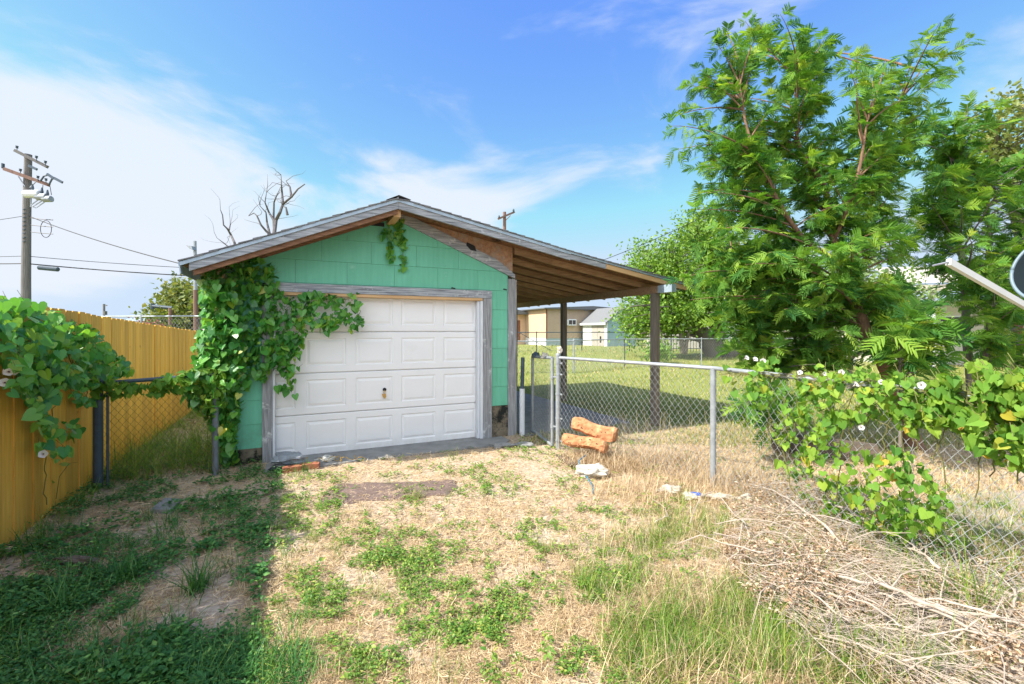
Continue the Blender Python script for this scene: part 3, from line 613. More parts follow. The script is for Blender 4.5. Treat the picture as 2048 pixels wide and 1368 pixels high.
h3 = empty('house', (17.5, 19.0, 0), R(-8), label='pale low house with porch roof glimpsed through the trees on the right', cat='house')
m = MB(); m.box((0, 2.5, -.1), (12, 8, 3.0)); m.build('wall', M['pale_wall'], h3)
m = MB(); m.prism([(-.6, -.3, 3.35), (13, -.3, 3.35), (13, 8.5, 3.9), (-.6, 8.5, 3.9)], (0, 0, .12)); m.build('porch_roof', M['white_wall'], h3)
m = MB(); m.box((-.6, -.34, 3.22), (13, -.302, 3.5)); m.build('fascia', M['pale_wall'], h3)
m = MB(); m.prism([(1, 3, 3.9), (12.5, 3, 3.9), (12.5, 5, 4.9), (1, 5, 4.9)], (0, .2, .05)); m.build('roof', M['pale_wall'], h3)
for x in (.2, 4.2, 8.2, 12): box_part('porch_post', h3, (x, 0, -.1), (x+.14, .14, 3.3), 'white_paint')
for x in (2.2, 7):
    wi = box_part('window', h3, (x, 2.45, 1.0), (x+1.3, 2.49, 2.3), 'white_paint'); box_part('pane', wi, (x+.08, 2.43, 1.08), (x+1.22, 2.448, 2.22), 'glass_dark')
box_part('door', h3, (5.2, 2.45, 0), (6.15, 2.49, 2.1), 'door_brown')

h4 = empty('house', (-26, 30, 0), R(4), label='low pale building with grey roof behind the yellow fence on the left', cat='house')
m = MB(); m.box((0, 0, -.1), (13, 7, 2.15)); m.build('wall', M['white_wall'], h4)
m = MB(); m.prism([(-.4, -.5, 2.12), (19.4, -.5, 2.12), (19.4, 3.5, 2.62), (-.4, 3.5, 2.62)], (0, 0, .08)); m.prism([(-.4, 7.5, 2.12), (19.4, 7.5, 2.12), (19.4, 3.5, 2.62), (-.4, 3.5, 2.62)], (0, 0, .078)); m.build('roof', M['grey_wall'], h4)
for x in (2, 6, 10): box_part('window', h4, (x, -.04, .8), (x+1.2, -.002, 1.8), 'glass_dark')
h5 = empty('wall', (11.5, 38, 0), R(6), label='long pale masonry wall seen under the far tree', cat='wall')
m = MB(); m.box((0, 0, -.1), (24, .3, 1.9)); m.build('masonry', M['pale_wall'], h5)
m = MB(); m.box((6.5, -.05, -.1), (11, -.005, 2.0)); m.build('painted_panel', M['white_wall'], h5)
ir = empty('iron_fence', (10.3, 33.5, 0), R(4), label='dark iron picket fence under the far tree', cat='fence')
m = MB()
for i in range(46): m.box((i*.22, 0, 0), (i*.22+.03, .03, 1.75))
m.build('bars', M['dark_steel'], ir)
m = MB(); m.box((0, .032, .2), (10, .06, .25)); m.box((0, .032, 1.6), (10, .06, 1.65)); m.build('rail', M['dark_steel'], ir)

# ------------------------------------------------------------------ utility poles, wires
PD = 18.0
up = empty('utility_pole', P(52, 700, PD)*1, 0, label='tall grey wooden utility pole with two crossarms and transformer gear, far left', cat='utility pole'); up.location.z = 0
uo = up.location.copy()
def Q(x, y, dy=0): return P(x, y, PD+dy)-uo
m = MB(); m.tube([Q(52.5, 752), Q(52, 560), Q(53.5, 430), Q(56.5, 309)], [.155, .145, .13, .115], 14); m.build('pole', M['pole_wood'], up)
for a_, b_, dd in (((30, 301), (95, 334), -.18), ((9, 338), (98, 370), -.19)):
    m = MB(); m.bar(Q(*a_, dd-.1), Q(*b_, dd+.1), .11, .11 if dd > -.185 else .13); m.build('crossarm', M['pole_brown' if dd < -.185 else 'pole_wood'], up)
for x, y in ((34, 297), (73, 317), (91, 327), (41, 343), (76, 357), (92, 362)):
    m = MB(); m.tube([Q(x, y+5, -.2), Q(x, y, -.2), Q(x, y-1.5, -.2), Q(x, y-2, -.2), Q(x, y-5, -.2)], [.012, .012, .055, .03, .05], 8); m.build('insulator', M['dark_steel'], up)
for a_, b_ in (((37, 353), (50, 373)), ((72, 363), (60, 375))):
    m = MB(); m.bar(Q(*a_, -.2), Q(*b_, -.16), .03, .03); m.build('brace', M['galv'], up)
for (x, y, sx, sz) in ((65, 388, .30, .15), (84, 394, .20, .13), (95, 398, .16, .12)):
    m = MB(); c = Q(x, y, -.35); m.tube([c-Vector((sx, 0, 0)), c-Vector((sx*.9, 0, 0)), c+Vector((sx*.9, 0, 0)), c+Vector((sx, 0, 0))], [sz*.8, sz, sz, sz*.8], 12); t_ = m.build('transformer', M['white_paint' if x < 70 else 'galv'], up)
    m = MB(); m.tube([c+Vector((0, 0, sz)), c+Vector((0, 0, sz+.08)), c+Vector((0, 0, sz+.24))], [.035, .05, .02], 8); m.build('bushing', M['dark_steel'], t_)
m = MB()
for a_, b_ in (((60, 395), (104, 403)), ((62, 410), (80, 397)), ((66, 413), (88, 399)), ((61, 396), (62, 414)), ((60, 412), (72, 416)), ((73, 415), (92, 402))): m.bar(Q(*a_, -.35), Q(*b_, -.3), .025, .03)
m.build('platform', M['galv'], up)
for pts in ([(81, 362), (88, 352), (96, 350)], [(98, 369), (104, 358), (108, 356)]):
    m = MB(); m.tube([Q(*q, -.2) for q in pts], .03, 6); m.build('cutout', M['dark_steel'], up)
for a_, b_ in (((94, 348), (108, 357)), ((108, 356), (125, 365)), ((57, 331), (74, 339)), ((6, 327), (6, 337))):
    m = MB(); m.bar(Q(*a_, -.25), Q(*b_, -.25), .05, .09); m.build('fuse_cover', M['dark_steel'], up)
m = MB(); m.tube([Q(92+11*math.cos(a_), 458+17*math.sin(a_), -.15) for a_ in np.linspace(0, 6.3, 22)], .012, 5)
for y in (436, 450, 464): m.tube([Q(62, y, -.12), Q(80, y+2, -.15), Q(106, y+4, -.15)], .014, 5)
m.tube([Q(86, 370, -.2), Q(85, 382, -.25)], .012, 5); m.tube([Q(100, 372, -.2), Q(103, 390, -.25)], .012, 5)
m.build('cable_coil', M['black'], up)
for i in range(9): m = MB(); m.bar(Q(46, 418+i*8+random.random()*3, -.14), Q(50, 418+i*8, -.17), .03, .03); m.build('step_bolt', M['dark_steel'], up)
def wire(pts, r, label, group=None, name='overhead_wire'):
    o = MB(); o.tube(pts, r, 5, cap=False); ob = o.build(name, M['black'], None); return tag(ob, label, 'wire', group)
def sagw(a, b, sag, n=20): return [a.lerp(b, i/n)-Vector((0, 0, sag*4*(i/n)*(1-i/n))) for i in range(n+1)]
wire(sagw(P(60, 433, 18), P(372, 530, 13), .10), .016, 'upper thick wire sagging from the pole coil down to the garage eave')
wire(sagw(P(52, 512, 18), P(430, 538, 20), .05)+[P(700, 540, 24)], .012, 'thin middle wire from the tall pole passing behind the garage')
wire(sagw(P(52, 527, 18), P(430, 554, 20), .05)+[P(700, 560, 24)], .022, 'lowest thick cable from the tall pole, carrying a dark splice case')
wire(sagw(P(-300, 505, 20), P(52, 512, 18), .1), .012, 'thin wire leaving the tall pole at the left picture edge')
wire(sagw(P(-300, 515, 20), P(52, 527, 18), .1), .02, 'thick cable leaving the tall pole at the left picture edge')
wire(sagw(P(-300, 470, 20), P(48, 432, 18), .1), .012, 'highest wire leaving the tall pole at the left picture edge')
a_, b_ = P(76, 535, 17.8), P(118, 539, 17.9); m = MB(); m.tube([a_, a_.lerp(b_, .05), a_.lerp(b_, .95), b_], [.05, .09, .09, .05], 10); tag(m.build('splice_case', M['dark_steel'], None), 'dark cylindrical splice case hanging on the lowest cable', 'splice case')
wire(sagw(P(1150, 540, 30), P(1480, 398, 22), .2), .018, 'thin wire climbing from the carport roof into the right-hand trees')
P2D = 34.0
u2 = empty('utility_pole', (0, 0, 0), 0, label='brown utility pole top with single slanted crossarm above the garage roof', cat='utility pole'); o2 = P(1009, 700, P2D); o2.z = 0; u2.location = o2
m = MB(); m.tube([P(1009, 700, P2D)-o2, P(1009, 424, P2D)-o2], [.16, .12], 10); m.build('pole', M['pole_brown'], u2)
m = MB(); m.bar(P(996, 438, P2D-.3)-o2, P(1029, 424, P2D+.2)-o2, .12, .13); m.build('crossarm', M['pole_brown'], u2)
m = MB(); m.bar(P(1021, 431, P2D-.1)-o2, P(1012, 440, P2D-.1)-o2, .05, .05); m.build('brace', M['pole_brown'], u2)
for x, y in ((998, 434), (1027, 421)):
    m = MB(); m.tube([P(x, y+4, P2D)-o2, P(x, y, P2D)-o2, P(x, y-3, P2D)-o2], [.02, .08, .05], 8); m.build('insulator', M['dark_steel'], u2)
P3D = 22.0; o3 = P(391, 700, P3D); o3.z = 0
u3 = empty('lamp_pole', o3, 0, label='slim pole with small floodlight rising just left of the garage eave', cat='lamp pole')
m = MB(); m.tube([P(393, 720, P3D)-o3, P(391, 580, P3D)-o3], [.11, .10], 10); m.build('pole_base', M['pole_brown'], u3)
m = MB(); m.tube([P(391, 582, P3D)-o3, P(389.5, 482, P3D)-o3], [.085, .075], 10); m.build('pole', M['galv'], u3)
m = MB(); m.bar(P(388, 500, P3D-.1)-o3, P(379, 496, P3D-.15)-o3, .04, .04); m.prism([P(372, 490, P3D-.3)-o3, P(383, 492, P3D-.3)-o3, P(385, 499, P3D-.3)-o3, P(376, 495, P3D-.3)-o3], (0, .25, 0)); m.build('floodlight', M['galv'], u3)
P4D = 24.0; o4 = P(342, 700, P4D); o4.z = 0
u4 = empty('pipe_frame', o4, 0, label='dark gallows-shaped pipe behind the yellow fence beside the round tree', cat='pipe frame')
m = MB(); m.tube([P(342, 700, P4D)-o4, P(341, 616, P4D)-o4], .10, 8); m.build('upright', M['pole_brown'], u4)
m = MB(); m.tube([P(345, 616, P4D)-o4, P(304, 612, P4D)-o4], .09, 8); m.tube([P(305, 607, P4D)-o4, P(305, 618, P4D)-o4], .09, 8); m.build('arm', M['dark_steel'], u4)
o5 = P(208, 700, 60); o5.z = 0; u5 = empty('utility_pole', o5, 0, label='tiny distant utility pole on the skyline above the yellow fence', cat='utility pole')
m = MB(); m.tube([P(208, 700, 60)-o5, P(208, 608, 60)-o5], .13, 6); m.build('pole', M['pole_wood'], u5)
m = MB(); m.bar(P(206, 610, 60)-o5, P(214, 611, 60)-o5, .12, .12); m.bar(P(209, 626, 59.7)-o5, P(212, 626, 59.7)-o5, .4, .5); m.build('crossarm', M['pole_wood'], u5)

# ------------------------------------------------------------------ satellite dish
DD = 2.75; dc = P(2136, 535, DD)
sd = empty('satellite_dish', (dc.x+.05, dc.y+.2, 0), 0, label='dark grey satellite dish cut by the right picture edge, with a pale feed arm', cat='satellite dish'); so = sd.location.copy()
nrm = Vector((-.86, -.32, .40)).normalized(); ax = nrm.cross(Vector((0, 0, 1))).normalized(); ay = ax.cross(nrm)*-1
m = MB(); vs = []; fs = []; NR, NA = 8, 48
for k in range(NR+1):
    r_ = k/NR
    for j in range(NA):
        a = 2*math.pi*j/NA; vs.append(dc-so+ax*math.cos(a)*r_*.235+ay*math.sin(a)*r_*.25+nrm*(.055*r_*r_-.03))
fs = [(k*NA+j, k*NA+(j+1) % NA, (k+1)*NA+(j+1) % NA, (k+1)*NA+j) for k in range(NR) for j in range(NA)]
m.add(vs, fs)
m.add([v-nrm*.008 for v in vs], [f[::-1] for f in fs]); m.build('reflector', M['dish_grey'], sd, smooth=True)
m = MB(); m.tube([dc-so+ax*math.cos(a)*.237+ay*math.sin(a)*.252+nrm*.024 for a in np.linspace(0, 2*math.pi, 60)], .010, 8); m.build('rim', M['dish_rim'], sd, smooth=True)
m = MB(); a_, b_ = P(1897, 524, 2.35)-so, P(2075, 626, 2.72)-so; m.bar(a_, b_, .022, .034); m.build('feed_arm', M['arm_white'], sd)
m = MB(); m.tube([P(1897, 524, 2.35)-so, P(1880, 528, 2.34)-so, P(1866, 531, 2.33)-so], [.006, .005, .005], 6); m.build('feed_bracket', M['galv'], sd)
m = MB(); m.tube([P(2085, 615, 2.9)-so, dc-so-nrm*.06], .03, 10); m.box((-.05+.05, -.05, .9), (.09, .05, 1.6)); m.build('mount', M['black'], sd)
m = MB(); m.tube([(.04, 0, -.1), (.04, 0, 1.65)], .025, 10); m.build('mast', M['galv'], sd)

# ------------------------------------------------------------------ vegetation tools
HEART_V = [(0, 0, 0), (0, -.42, -.03), (0, -.85, -.10), (.13, .17, .04), (.34, .20, .07), (.50, .04, .08), (.48, -.22, .06), (.28, -.55, .0), (-.13, .17, .04), (-.34, .20, .07), (-.50, .04, .08), (-.48, -.22, .06), (-.28, -.55, .0)]
HEART_F = [(0, 1, 6, 5, 4, 3), (1, 2, 7, 6), (0, 8, 9, 10, 11, 1), (1, 11, 12, 2)]
LEAF_V = [(0, 0, 0), (.5, 0, .02), (1, 0, -.06), (.35, .24, .06), (.75, .17, .02), (.35, -.24, .06), (.75, -.17, .02)]
LEAF_F = [(0, 1, 3), (1, 4, 3), (1, 2, 4), (0, 5, 1), (1, 5, 6), (1, 6, 2)]
PINNA_V = [(0, 0, 0), (.10, .5, .05), (.28, .38, .02), (.34, .55, .05), (.52, .38, .0), (.58, .5, .02), (.78, .30, -.06), (.84, .36, -.05), (1, 0, -.16), (.84, -.36, -.05), (.78, -.30, -.06), (.58, -.5, .02), (.52, -.38, 0), (.34, -.55, .05), (.28, -.38, .02), (.10, -.5, .05)]
PINNA_F = [tuple(range(16))]
def nrmz(a): return a/np.maximum(np.linalg.norm(a, axis=1, keepdims=True), 1e-9)
def frames(x, z, sx, sy=None, sz=None):     # columns: x axis, y = z cross x, z
    x = nrmz(x); z = z-x*np.sum(x*z, axis=1, keepdims=True); z = nrmz(z); y = np.cross(z, x)
    sy = sx if sy is None else sy; sz = sx if sz is None else sz
    return np.stack([x*np.reshape(sx, (-1, 1)), y*np.reshape(sy, (-1, 1)), z*np.reshape(sz, (-1, 1))], axis=2)
def inpoly(x, y, poly):
    c = False; n = len(poly); j = n-1
    for i in range(n):
        xi, yi = poly[i]; xj, yj = poly[j]
        if (yi > y) != (yj > y) and x < (xj-xi)*(y-yi)/(yj-yi)+xi: c = not c
        j = i
    return c
def samp(poly, n, rr=random):
    xs_ = [p[0] for p in poly]; ys_ = [p[1] for p in poly]; o = []
    while len(o) < n:
        x = rr.uniform(min(xs_), max(xs_)); y = rr.uniform(min(ys_), max(ys_))
        if inpoly(x, y, poly): o.append((x, y))
    return o

def vine(name, label, n_leaf, place, mt, size, nrm, parent_stems, flowers=(), rndshift=0., group=None, sunny=.3):
    """place(k)->world point; nrm outward normal of the support"""
    pts = np.array([place() for _ in range(n_leaf)])
    root = empty(name, Vector(pts.mean(0)), 0, label=label, cat='vine', group=group); ro = np.array(root.location)
    z = np.array(nrm)[None, :]*1.0+rng.normal(0, .55, (n_leaf, 3))+np.array([0, 0, .45])
    y = np.array([0, 0, 1.])[None, :]+rng.normal(0, .38, (n_leaf, 3))
    y = nrmz(y); z = nrmz(z); x = np.cross(y, z)
    s = size*rng.uniform(.42, 1.18, n_leaf)
    Mx = frames(x, z, s, s*rng.uniform(.8, 1.15, n_leaf), s*rng.uniform(-.6, 3.2, n_leaf))
    m = MB(); m.inst(HEART_V, HEART_F, Mx, pts-ro, np.clip(rng.beta(2, 2.2, n_leaf)+rndshift, 0, 1)); m.build('leaves', M[mt], root)
    m = MB()
    for st in parent_stems: m.tube([Vector(p)-root.location for p in st], .0035, 4, cap=False)
    # petioles behind some leaves
    for k in range(0, n_leaf, 3):
        a = Vector(pts[k]-ro); b = a-Vector(nrm)*random.uniform(.02, .08)+Vector((random.uniform(-.05, .05), 0, random.uniform(-.02, .09))); m.tube([a, b], .0018, 3, cap=False)
    m.build('stems', M['vine_stem'], root)
    for (p, d, r_) in flowers: flower(root, Vector(p)-root.location, Vector(d), r_)
    return root
def flower(par, c, d, r_=.028):
    d = d.normalized(); a = d.orthogonal().normalized(); b = d.cross(a); m = MB(); K = 15
    ring = [c+(a*math.cos(2*math.pi*i/K)+b*math.sin(2*math.pi*i/K))*r_*(1+.08*math.cos(5*2*math.pi*i/K))+d*.0 for i in range(K)]
    mid = [c+(a*math.cos(2*math.pi*i/K)+b*math.sin(2*math.pi*i/K))*r_*.35-d*r_*.35 for i in range(K)]
    base = c-d*r_*1.8
    m.add(ring+mid+[base], [(i, (i+1) % K, K+(i+1) % K, K+i) for i in range(K)]+[(K+i, K+(i+1) % K, 2*K) for i in range(K)], .6)
    f = m.build('flower', M['petal'], par)
    m = MB(); m.tube([c-d*r_*.5, c-d*r_*.22], r_*.16, 8); m.build('flower_centre', M['petal_eye'], f)
def planeST(x, y, off):      # pixel on plane t=off of the garage frame
    d = Vector(((x-CX)/FPX, 1, 0)); O_ = Vector((OX, OY, 0)); k = (O_.dot(V)+off)/d.dot(V); return Vector((d.x*k, k, EYE-(y-HY)*k/FPX))
def planeS(x, y, s):
    d = Vector(((x-CX)/FPX, 1, 0)); O_ = Vector((OX, OY, 0)); k = (O_.dot(U)+s)/d.dot(U); return Vector((d.x*k, k, EYE-(y-HY)*k/FPX))
def plane2(x, y, A, B, off=0):   # vertical plane through plan points A,B
    dv = (B-A).normalized(); n_ = Vector((-dv.y, dv.x, 0)); 
    d = Vector(((x-CX)/FPX, 1, 0)); k = (A.dot(n_)+off)/d.dot(n_); return Vector((d.x*k, k, EYE-(y-HY)*k/FPX))
nF = -V
def wander(f, pts, n=10, jit=6):
    o = []
    for (a, b) in zip(pts, pts[1:]):
        for i in range(n): k = i/n; o.append(f(a[0]+(b[0]-a[0])*k+random.uniform(-jit, jit), a[1]+(b[1]-a[1])*k+random.uniform(-jit, jit)))
    return o
# vine over the garage corner and door
GVP = [(398, 560), (420, 530), (455, 512), (500, 505), (530, 518), (548, 540), (552, 575), (570, 590), (620, 586), (668, 588), (690, 602), (688, 640), (668, 655), (630, 650), (610, 672), (600, 700), (598, 735), (578, 762), (560, 742), (545, 735), (535, 760), (505, 745), (488, 790), (470, 860), (455, 905), (440, 880), (425, 835), (405, 790), (398, 720), (412, 650)]
GVL = [(395, 560), (470, 560), (485, 700), (478, 800), (470, 880), (462, 925), (440, 900), (425, 850), (372, 795), (388, 690), (408, 640)]
GVT = [(690, 590), (718, 600), (716, 620), (700, 612)]
def gplace():
    u_ = random.random()
    while True:
        if u_ < .55: x, y = samp(GVP, 1)[0]; off = -.045-abs(random.gauss(0, .07))
        elif u_ < .95: x, y = samp(GVL, 1)[0]; off = -.05-abs(random.gauss(0, .16))
        else: x, y = random.choice([(702, 596), (712, 610), (718, 640), (708, 655), (695, 632), (640, 655), (655, 650), (585, 770), (570, 778), (470, 905), (455, 920)]); x += random.gauss(0, 6); y += random.gauss(0, 7); off = -.06-abs(random.gauss(0, .03))
        if x > 545 and y > 588: off = max(off, -.14)
        if mnoise.noise(Vector((x*.035, y*.035, 1.))) < -.32 and random.random() < .8: u_ = random.random(); continue
        return planeST(x, y, off)
fst = lambda x, y: planeST(x, y, -.06)
gst = [wander(fst, [(450, 930), (440, 800), (430, 680), (450, 560), (480, 520)]), wander(fst, [(445, 900), (470, 740), (500, 640), (530, 560)]), wander(fst, [(500, 700), (560, 620), (640, 600), (705, 594), (716, 615), (717, 645)]), wander(fst, [(520, 640), (560, 690), (575, 775)]), wander(fst, [(478, 560), (482, 540), (474, 530)], 6, 2), wander(fst, [(492, 575), (505, 565), (520, 560), (525, 540)], 6, 2)]
vine('climbing_vine', 'dense heart-leaved vine smothering the left corner of the garage and part of the door', 2500, gplace, 'vine_leaf', .098, (nF*.75-U*.6), gst, rndshift=-.02)
# strands hanging from the gable
def tplace():
    a, b = random.choice([((778, 432), (786, 470)), ((778, 450), (765, 478)), ((780, 465), (778, 505)), ((775, 480), (785, 520)), ((798, 440), (806, 480)), ((795, 470), (812, 500)), ((808, 495), (806, 535)), ((785, 440), (800, 475))]); k = random.random()
    return planeST(a[0]+(b[0]-a[0])*k+random.gauss(0, 4), a[1]+(b[1]-a[1])*k+random.gauss(0, 4), -.035-random.random()*.03)
fst2 = lambda x, y: planeST(x, y, -.03)
vine('climbing_vine', 'small vine strands hanging down the green gable from the roof peak', 105, tplace, 'vine_leaf', .085, nF, [wander(fst2, [(785, 428), (775, 470), (778, 515)], 6, 2), wander(fst2, [(795, 432), (808, 490), (804, 538), (796, 545)], 6, 2)])
# vine over the yellow fence
YVP = [(-40, 600), (0, 598), (60, 600), (100, 612), (125, 640), (175, 650), (205, 670), (222, 705), (205, 730), (215, 770), (195, 795), (170, 815), (150, 800), (120, 790), (95, 810), (70, 830), (60, 800), (30, 740), (10, 715), (8, 640), (-40, 650)]
def yplace():
    u_ = random.random()
    while True:
        if u_ < .84: x, y = samp(YVP, 1)[0]
        elif u_ < .92: x, y = random.choice([(100, 850), (95, 880), (110, 860), (140, 850), (118, 900), (85, 840), (40, 765), (55, 790)]); x += random.gauss(0, 9); y += random.gauss(0, 10)
        else: x, y = samp([(200, 690), (250, 715), (262, 745), (210, 760)], 1)[0]
        if mnoise.noise(Vector((x*.03, y*.03, 5.))) < -.36: u_ = random.random(); continue
        p = planeS(x, y, YS+.05+abs(random.gauss(0, .10)))
        if p.z > 1.80: p = planeS(x, y, YS+random.gauss(-.04, .16))
        return p
fy = lambda x, y: planeS(x, y, YS+.06)
fls = [(planeS(x, y, YS+.14), (.6, -.8, .2), .03) for x, y in ((17, 743), (27, 742), (9, 765), (86, 908))]
vine('climbing_vine', 'heart-leaved vine draped over the near end of the yellow fence', 1200, yplace, 'vine_leaf', .088, (U*.8-V*.6), [wander(fy, [(90, 1010), (95, 900), (110, 800), (150, 700)]), wander(fy, [(20, 790), (40, 760), (90, 700), (150, 650)]), wander(fy, [(180, 820), (160, 740), (100, 660), (20, 640)])], fls, rndshift=.02)
# vine along the short chain-link rail
RVP = [(185, 760), (240, 762), (300, 762), (340, 750), (400, 735), (445, 740), (450, 800), (425, 840), (400, 810), (370, 785), (330, 790), (280, 790), (220, 795), (185, 800)]
def rplace():
    while True:
        x, y = samp(RVP, 1)[0]
        if y > 775 and random.random() < .45: continue
        return plane2(x, y, LA, LB, -.02-abs(random.gauss(0, .05)) if random.random() < .7 else .06)
vine('climbing_vine', 'vine running along the rail of the short chain-link panel', 330, rplace, 'vine_leaf_sun', .085, (nF*.7-U*.4), [wander(lambda x, y: plane2(x, y, LA, LB, -.02), [(190, 780), (300, 770), (440, 760)]), wander(lambda x, y: plane2(x, y, LA, LB, -.03), [(430, 950), (420, 860), (395, 790)])], rndshift=-.08)
# vine burying the right chain-link fence
def fence_pt(x, y, off):
    p = plane2(x, y, GP, P2, off)
    if x > 1427: p = plane2(x, y, P2, P3, off)
    if x > 1830: p = plane2(x, y, P3, P4, off)
    return p
FV_a = [(1440, 735), (1470, 722), (1500, 735), (1545, 712), (1580, 738), (1640, 728), (1680, 752), (1720, 730), (1770, 758), (1800, 738), (1850, 765), (1890, 735), (1920, 752), (1960, 715), (1990, 745), (2070, 730), (2070, 900), (1980, 870), (1900, 850), (1820, 870), (1780, 830), (1700, 850), (1640, 870), (1600, 850), (1560, 800), (1500, 790), (1460, 775)]
FV_b = [(1640, 850), (1720, 900), (1800, 890), (1860, 940), (1900, 1000), (1880, 1060), (1800, 1080), (1740, 1060), (1680, 980), (1620, 960), (1590, 920)]
FV_c = [(1860, 760), (1960, 750), (2090, 740), (2090, 960), (2000, 930), (1940, 890), (1880, 840)]
FV_d = [(1560, 940), (1640, 970), (1900, 1050), (1960, 1110), (1860, 1150), (1720, 1080), (1600, 1030)]
def fplace():
    u_ = random.random()
    while True:
        if u_ < .50: x, y = samp(FV_a, 1)[0]
        elif u_ < .68: x, y = samp(FV_c, 1)[0]
        elif u_ < .82: x, y = samp(FV_b, 1)[0]
        elif u_ < .87: x, y = samp([(1440, 750), (1560, 760), (1640, 840), (1640, 940), (1560, 930), (1500, 850)], 1)[0]
        else:
            x, y = samp(FV_d, 1)[0]
            p = G(x, y); p = p+Vector((0, 0, random.uniform(.05, .16))); return p
        d_ = .70 if x < 1600 else .55 if x < 1850 else .35
        if mnoise.noise(Vector((x*.022, y*.022, 9.)))*.9+.5 < d_*random.random()*1.3: u_ = random.random(); continue
        off = random.gauss(-.02, .07)
        p = fence_pt(x, y, off)
        if p.z < .03: p = G(x, y)+Vector((0, 0, .06))
        return p
ff = lambda x, y: fence_pt(x, y, -.02)
ffl = [(fence_pt(x, y, -.10 if y > 760 else -.02), (random.uniform(-.7, .5), -1, random.uniform(.1, .8)), r_*.88) for x, y, r_ in ((1494, 715, .026), (1511, 718, .026), (1526, 722, .028), (1600, 745, .024), (1683, 744, .024), (1713, 768, .024), (1763, 764, .022), (1843, 770, .026), (1723, 855, .022), (1650, 747, .02))]
fstem = [wander(ff, [(x0, 900+random.uniform(-60, 100)), (x0+random.uniform(-60, 60), 830), (x0+random.uniform(-100, 100), 760)], 8, 5) for x0 in range(1560, 2060, 28)]+[wander(ff, [(1440, 745), (1600, 752), (1800, 775), (2040, 800)], 12, 6) for _ in range(4)]
vine('climbing_vine', 'sunlit yellow-green heart-leaved vine covering the right half of the chain-link fence', 2150, fplace, 'vine_leaf_sun', .066, (-.15, -1, 0), fstem, ffl)

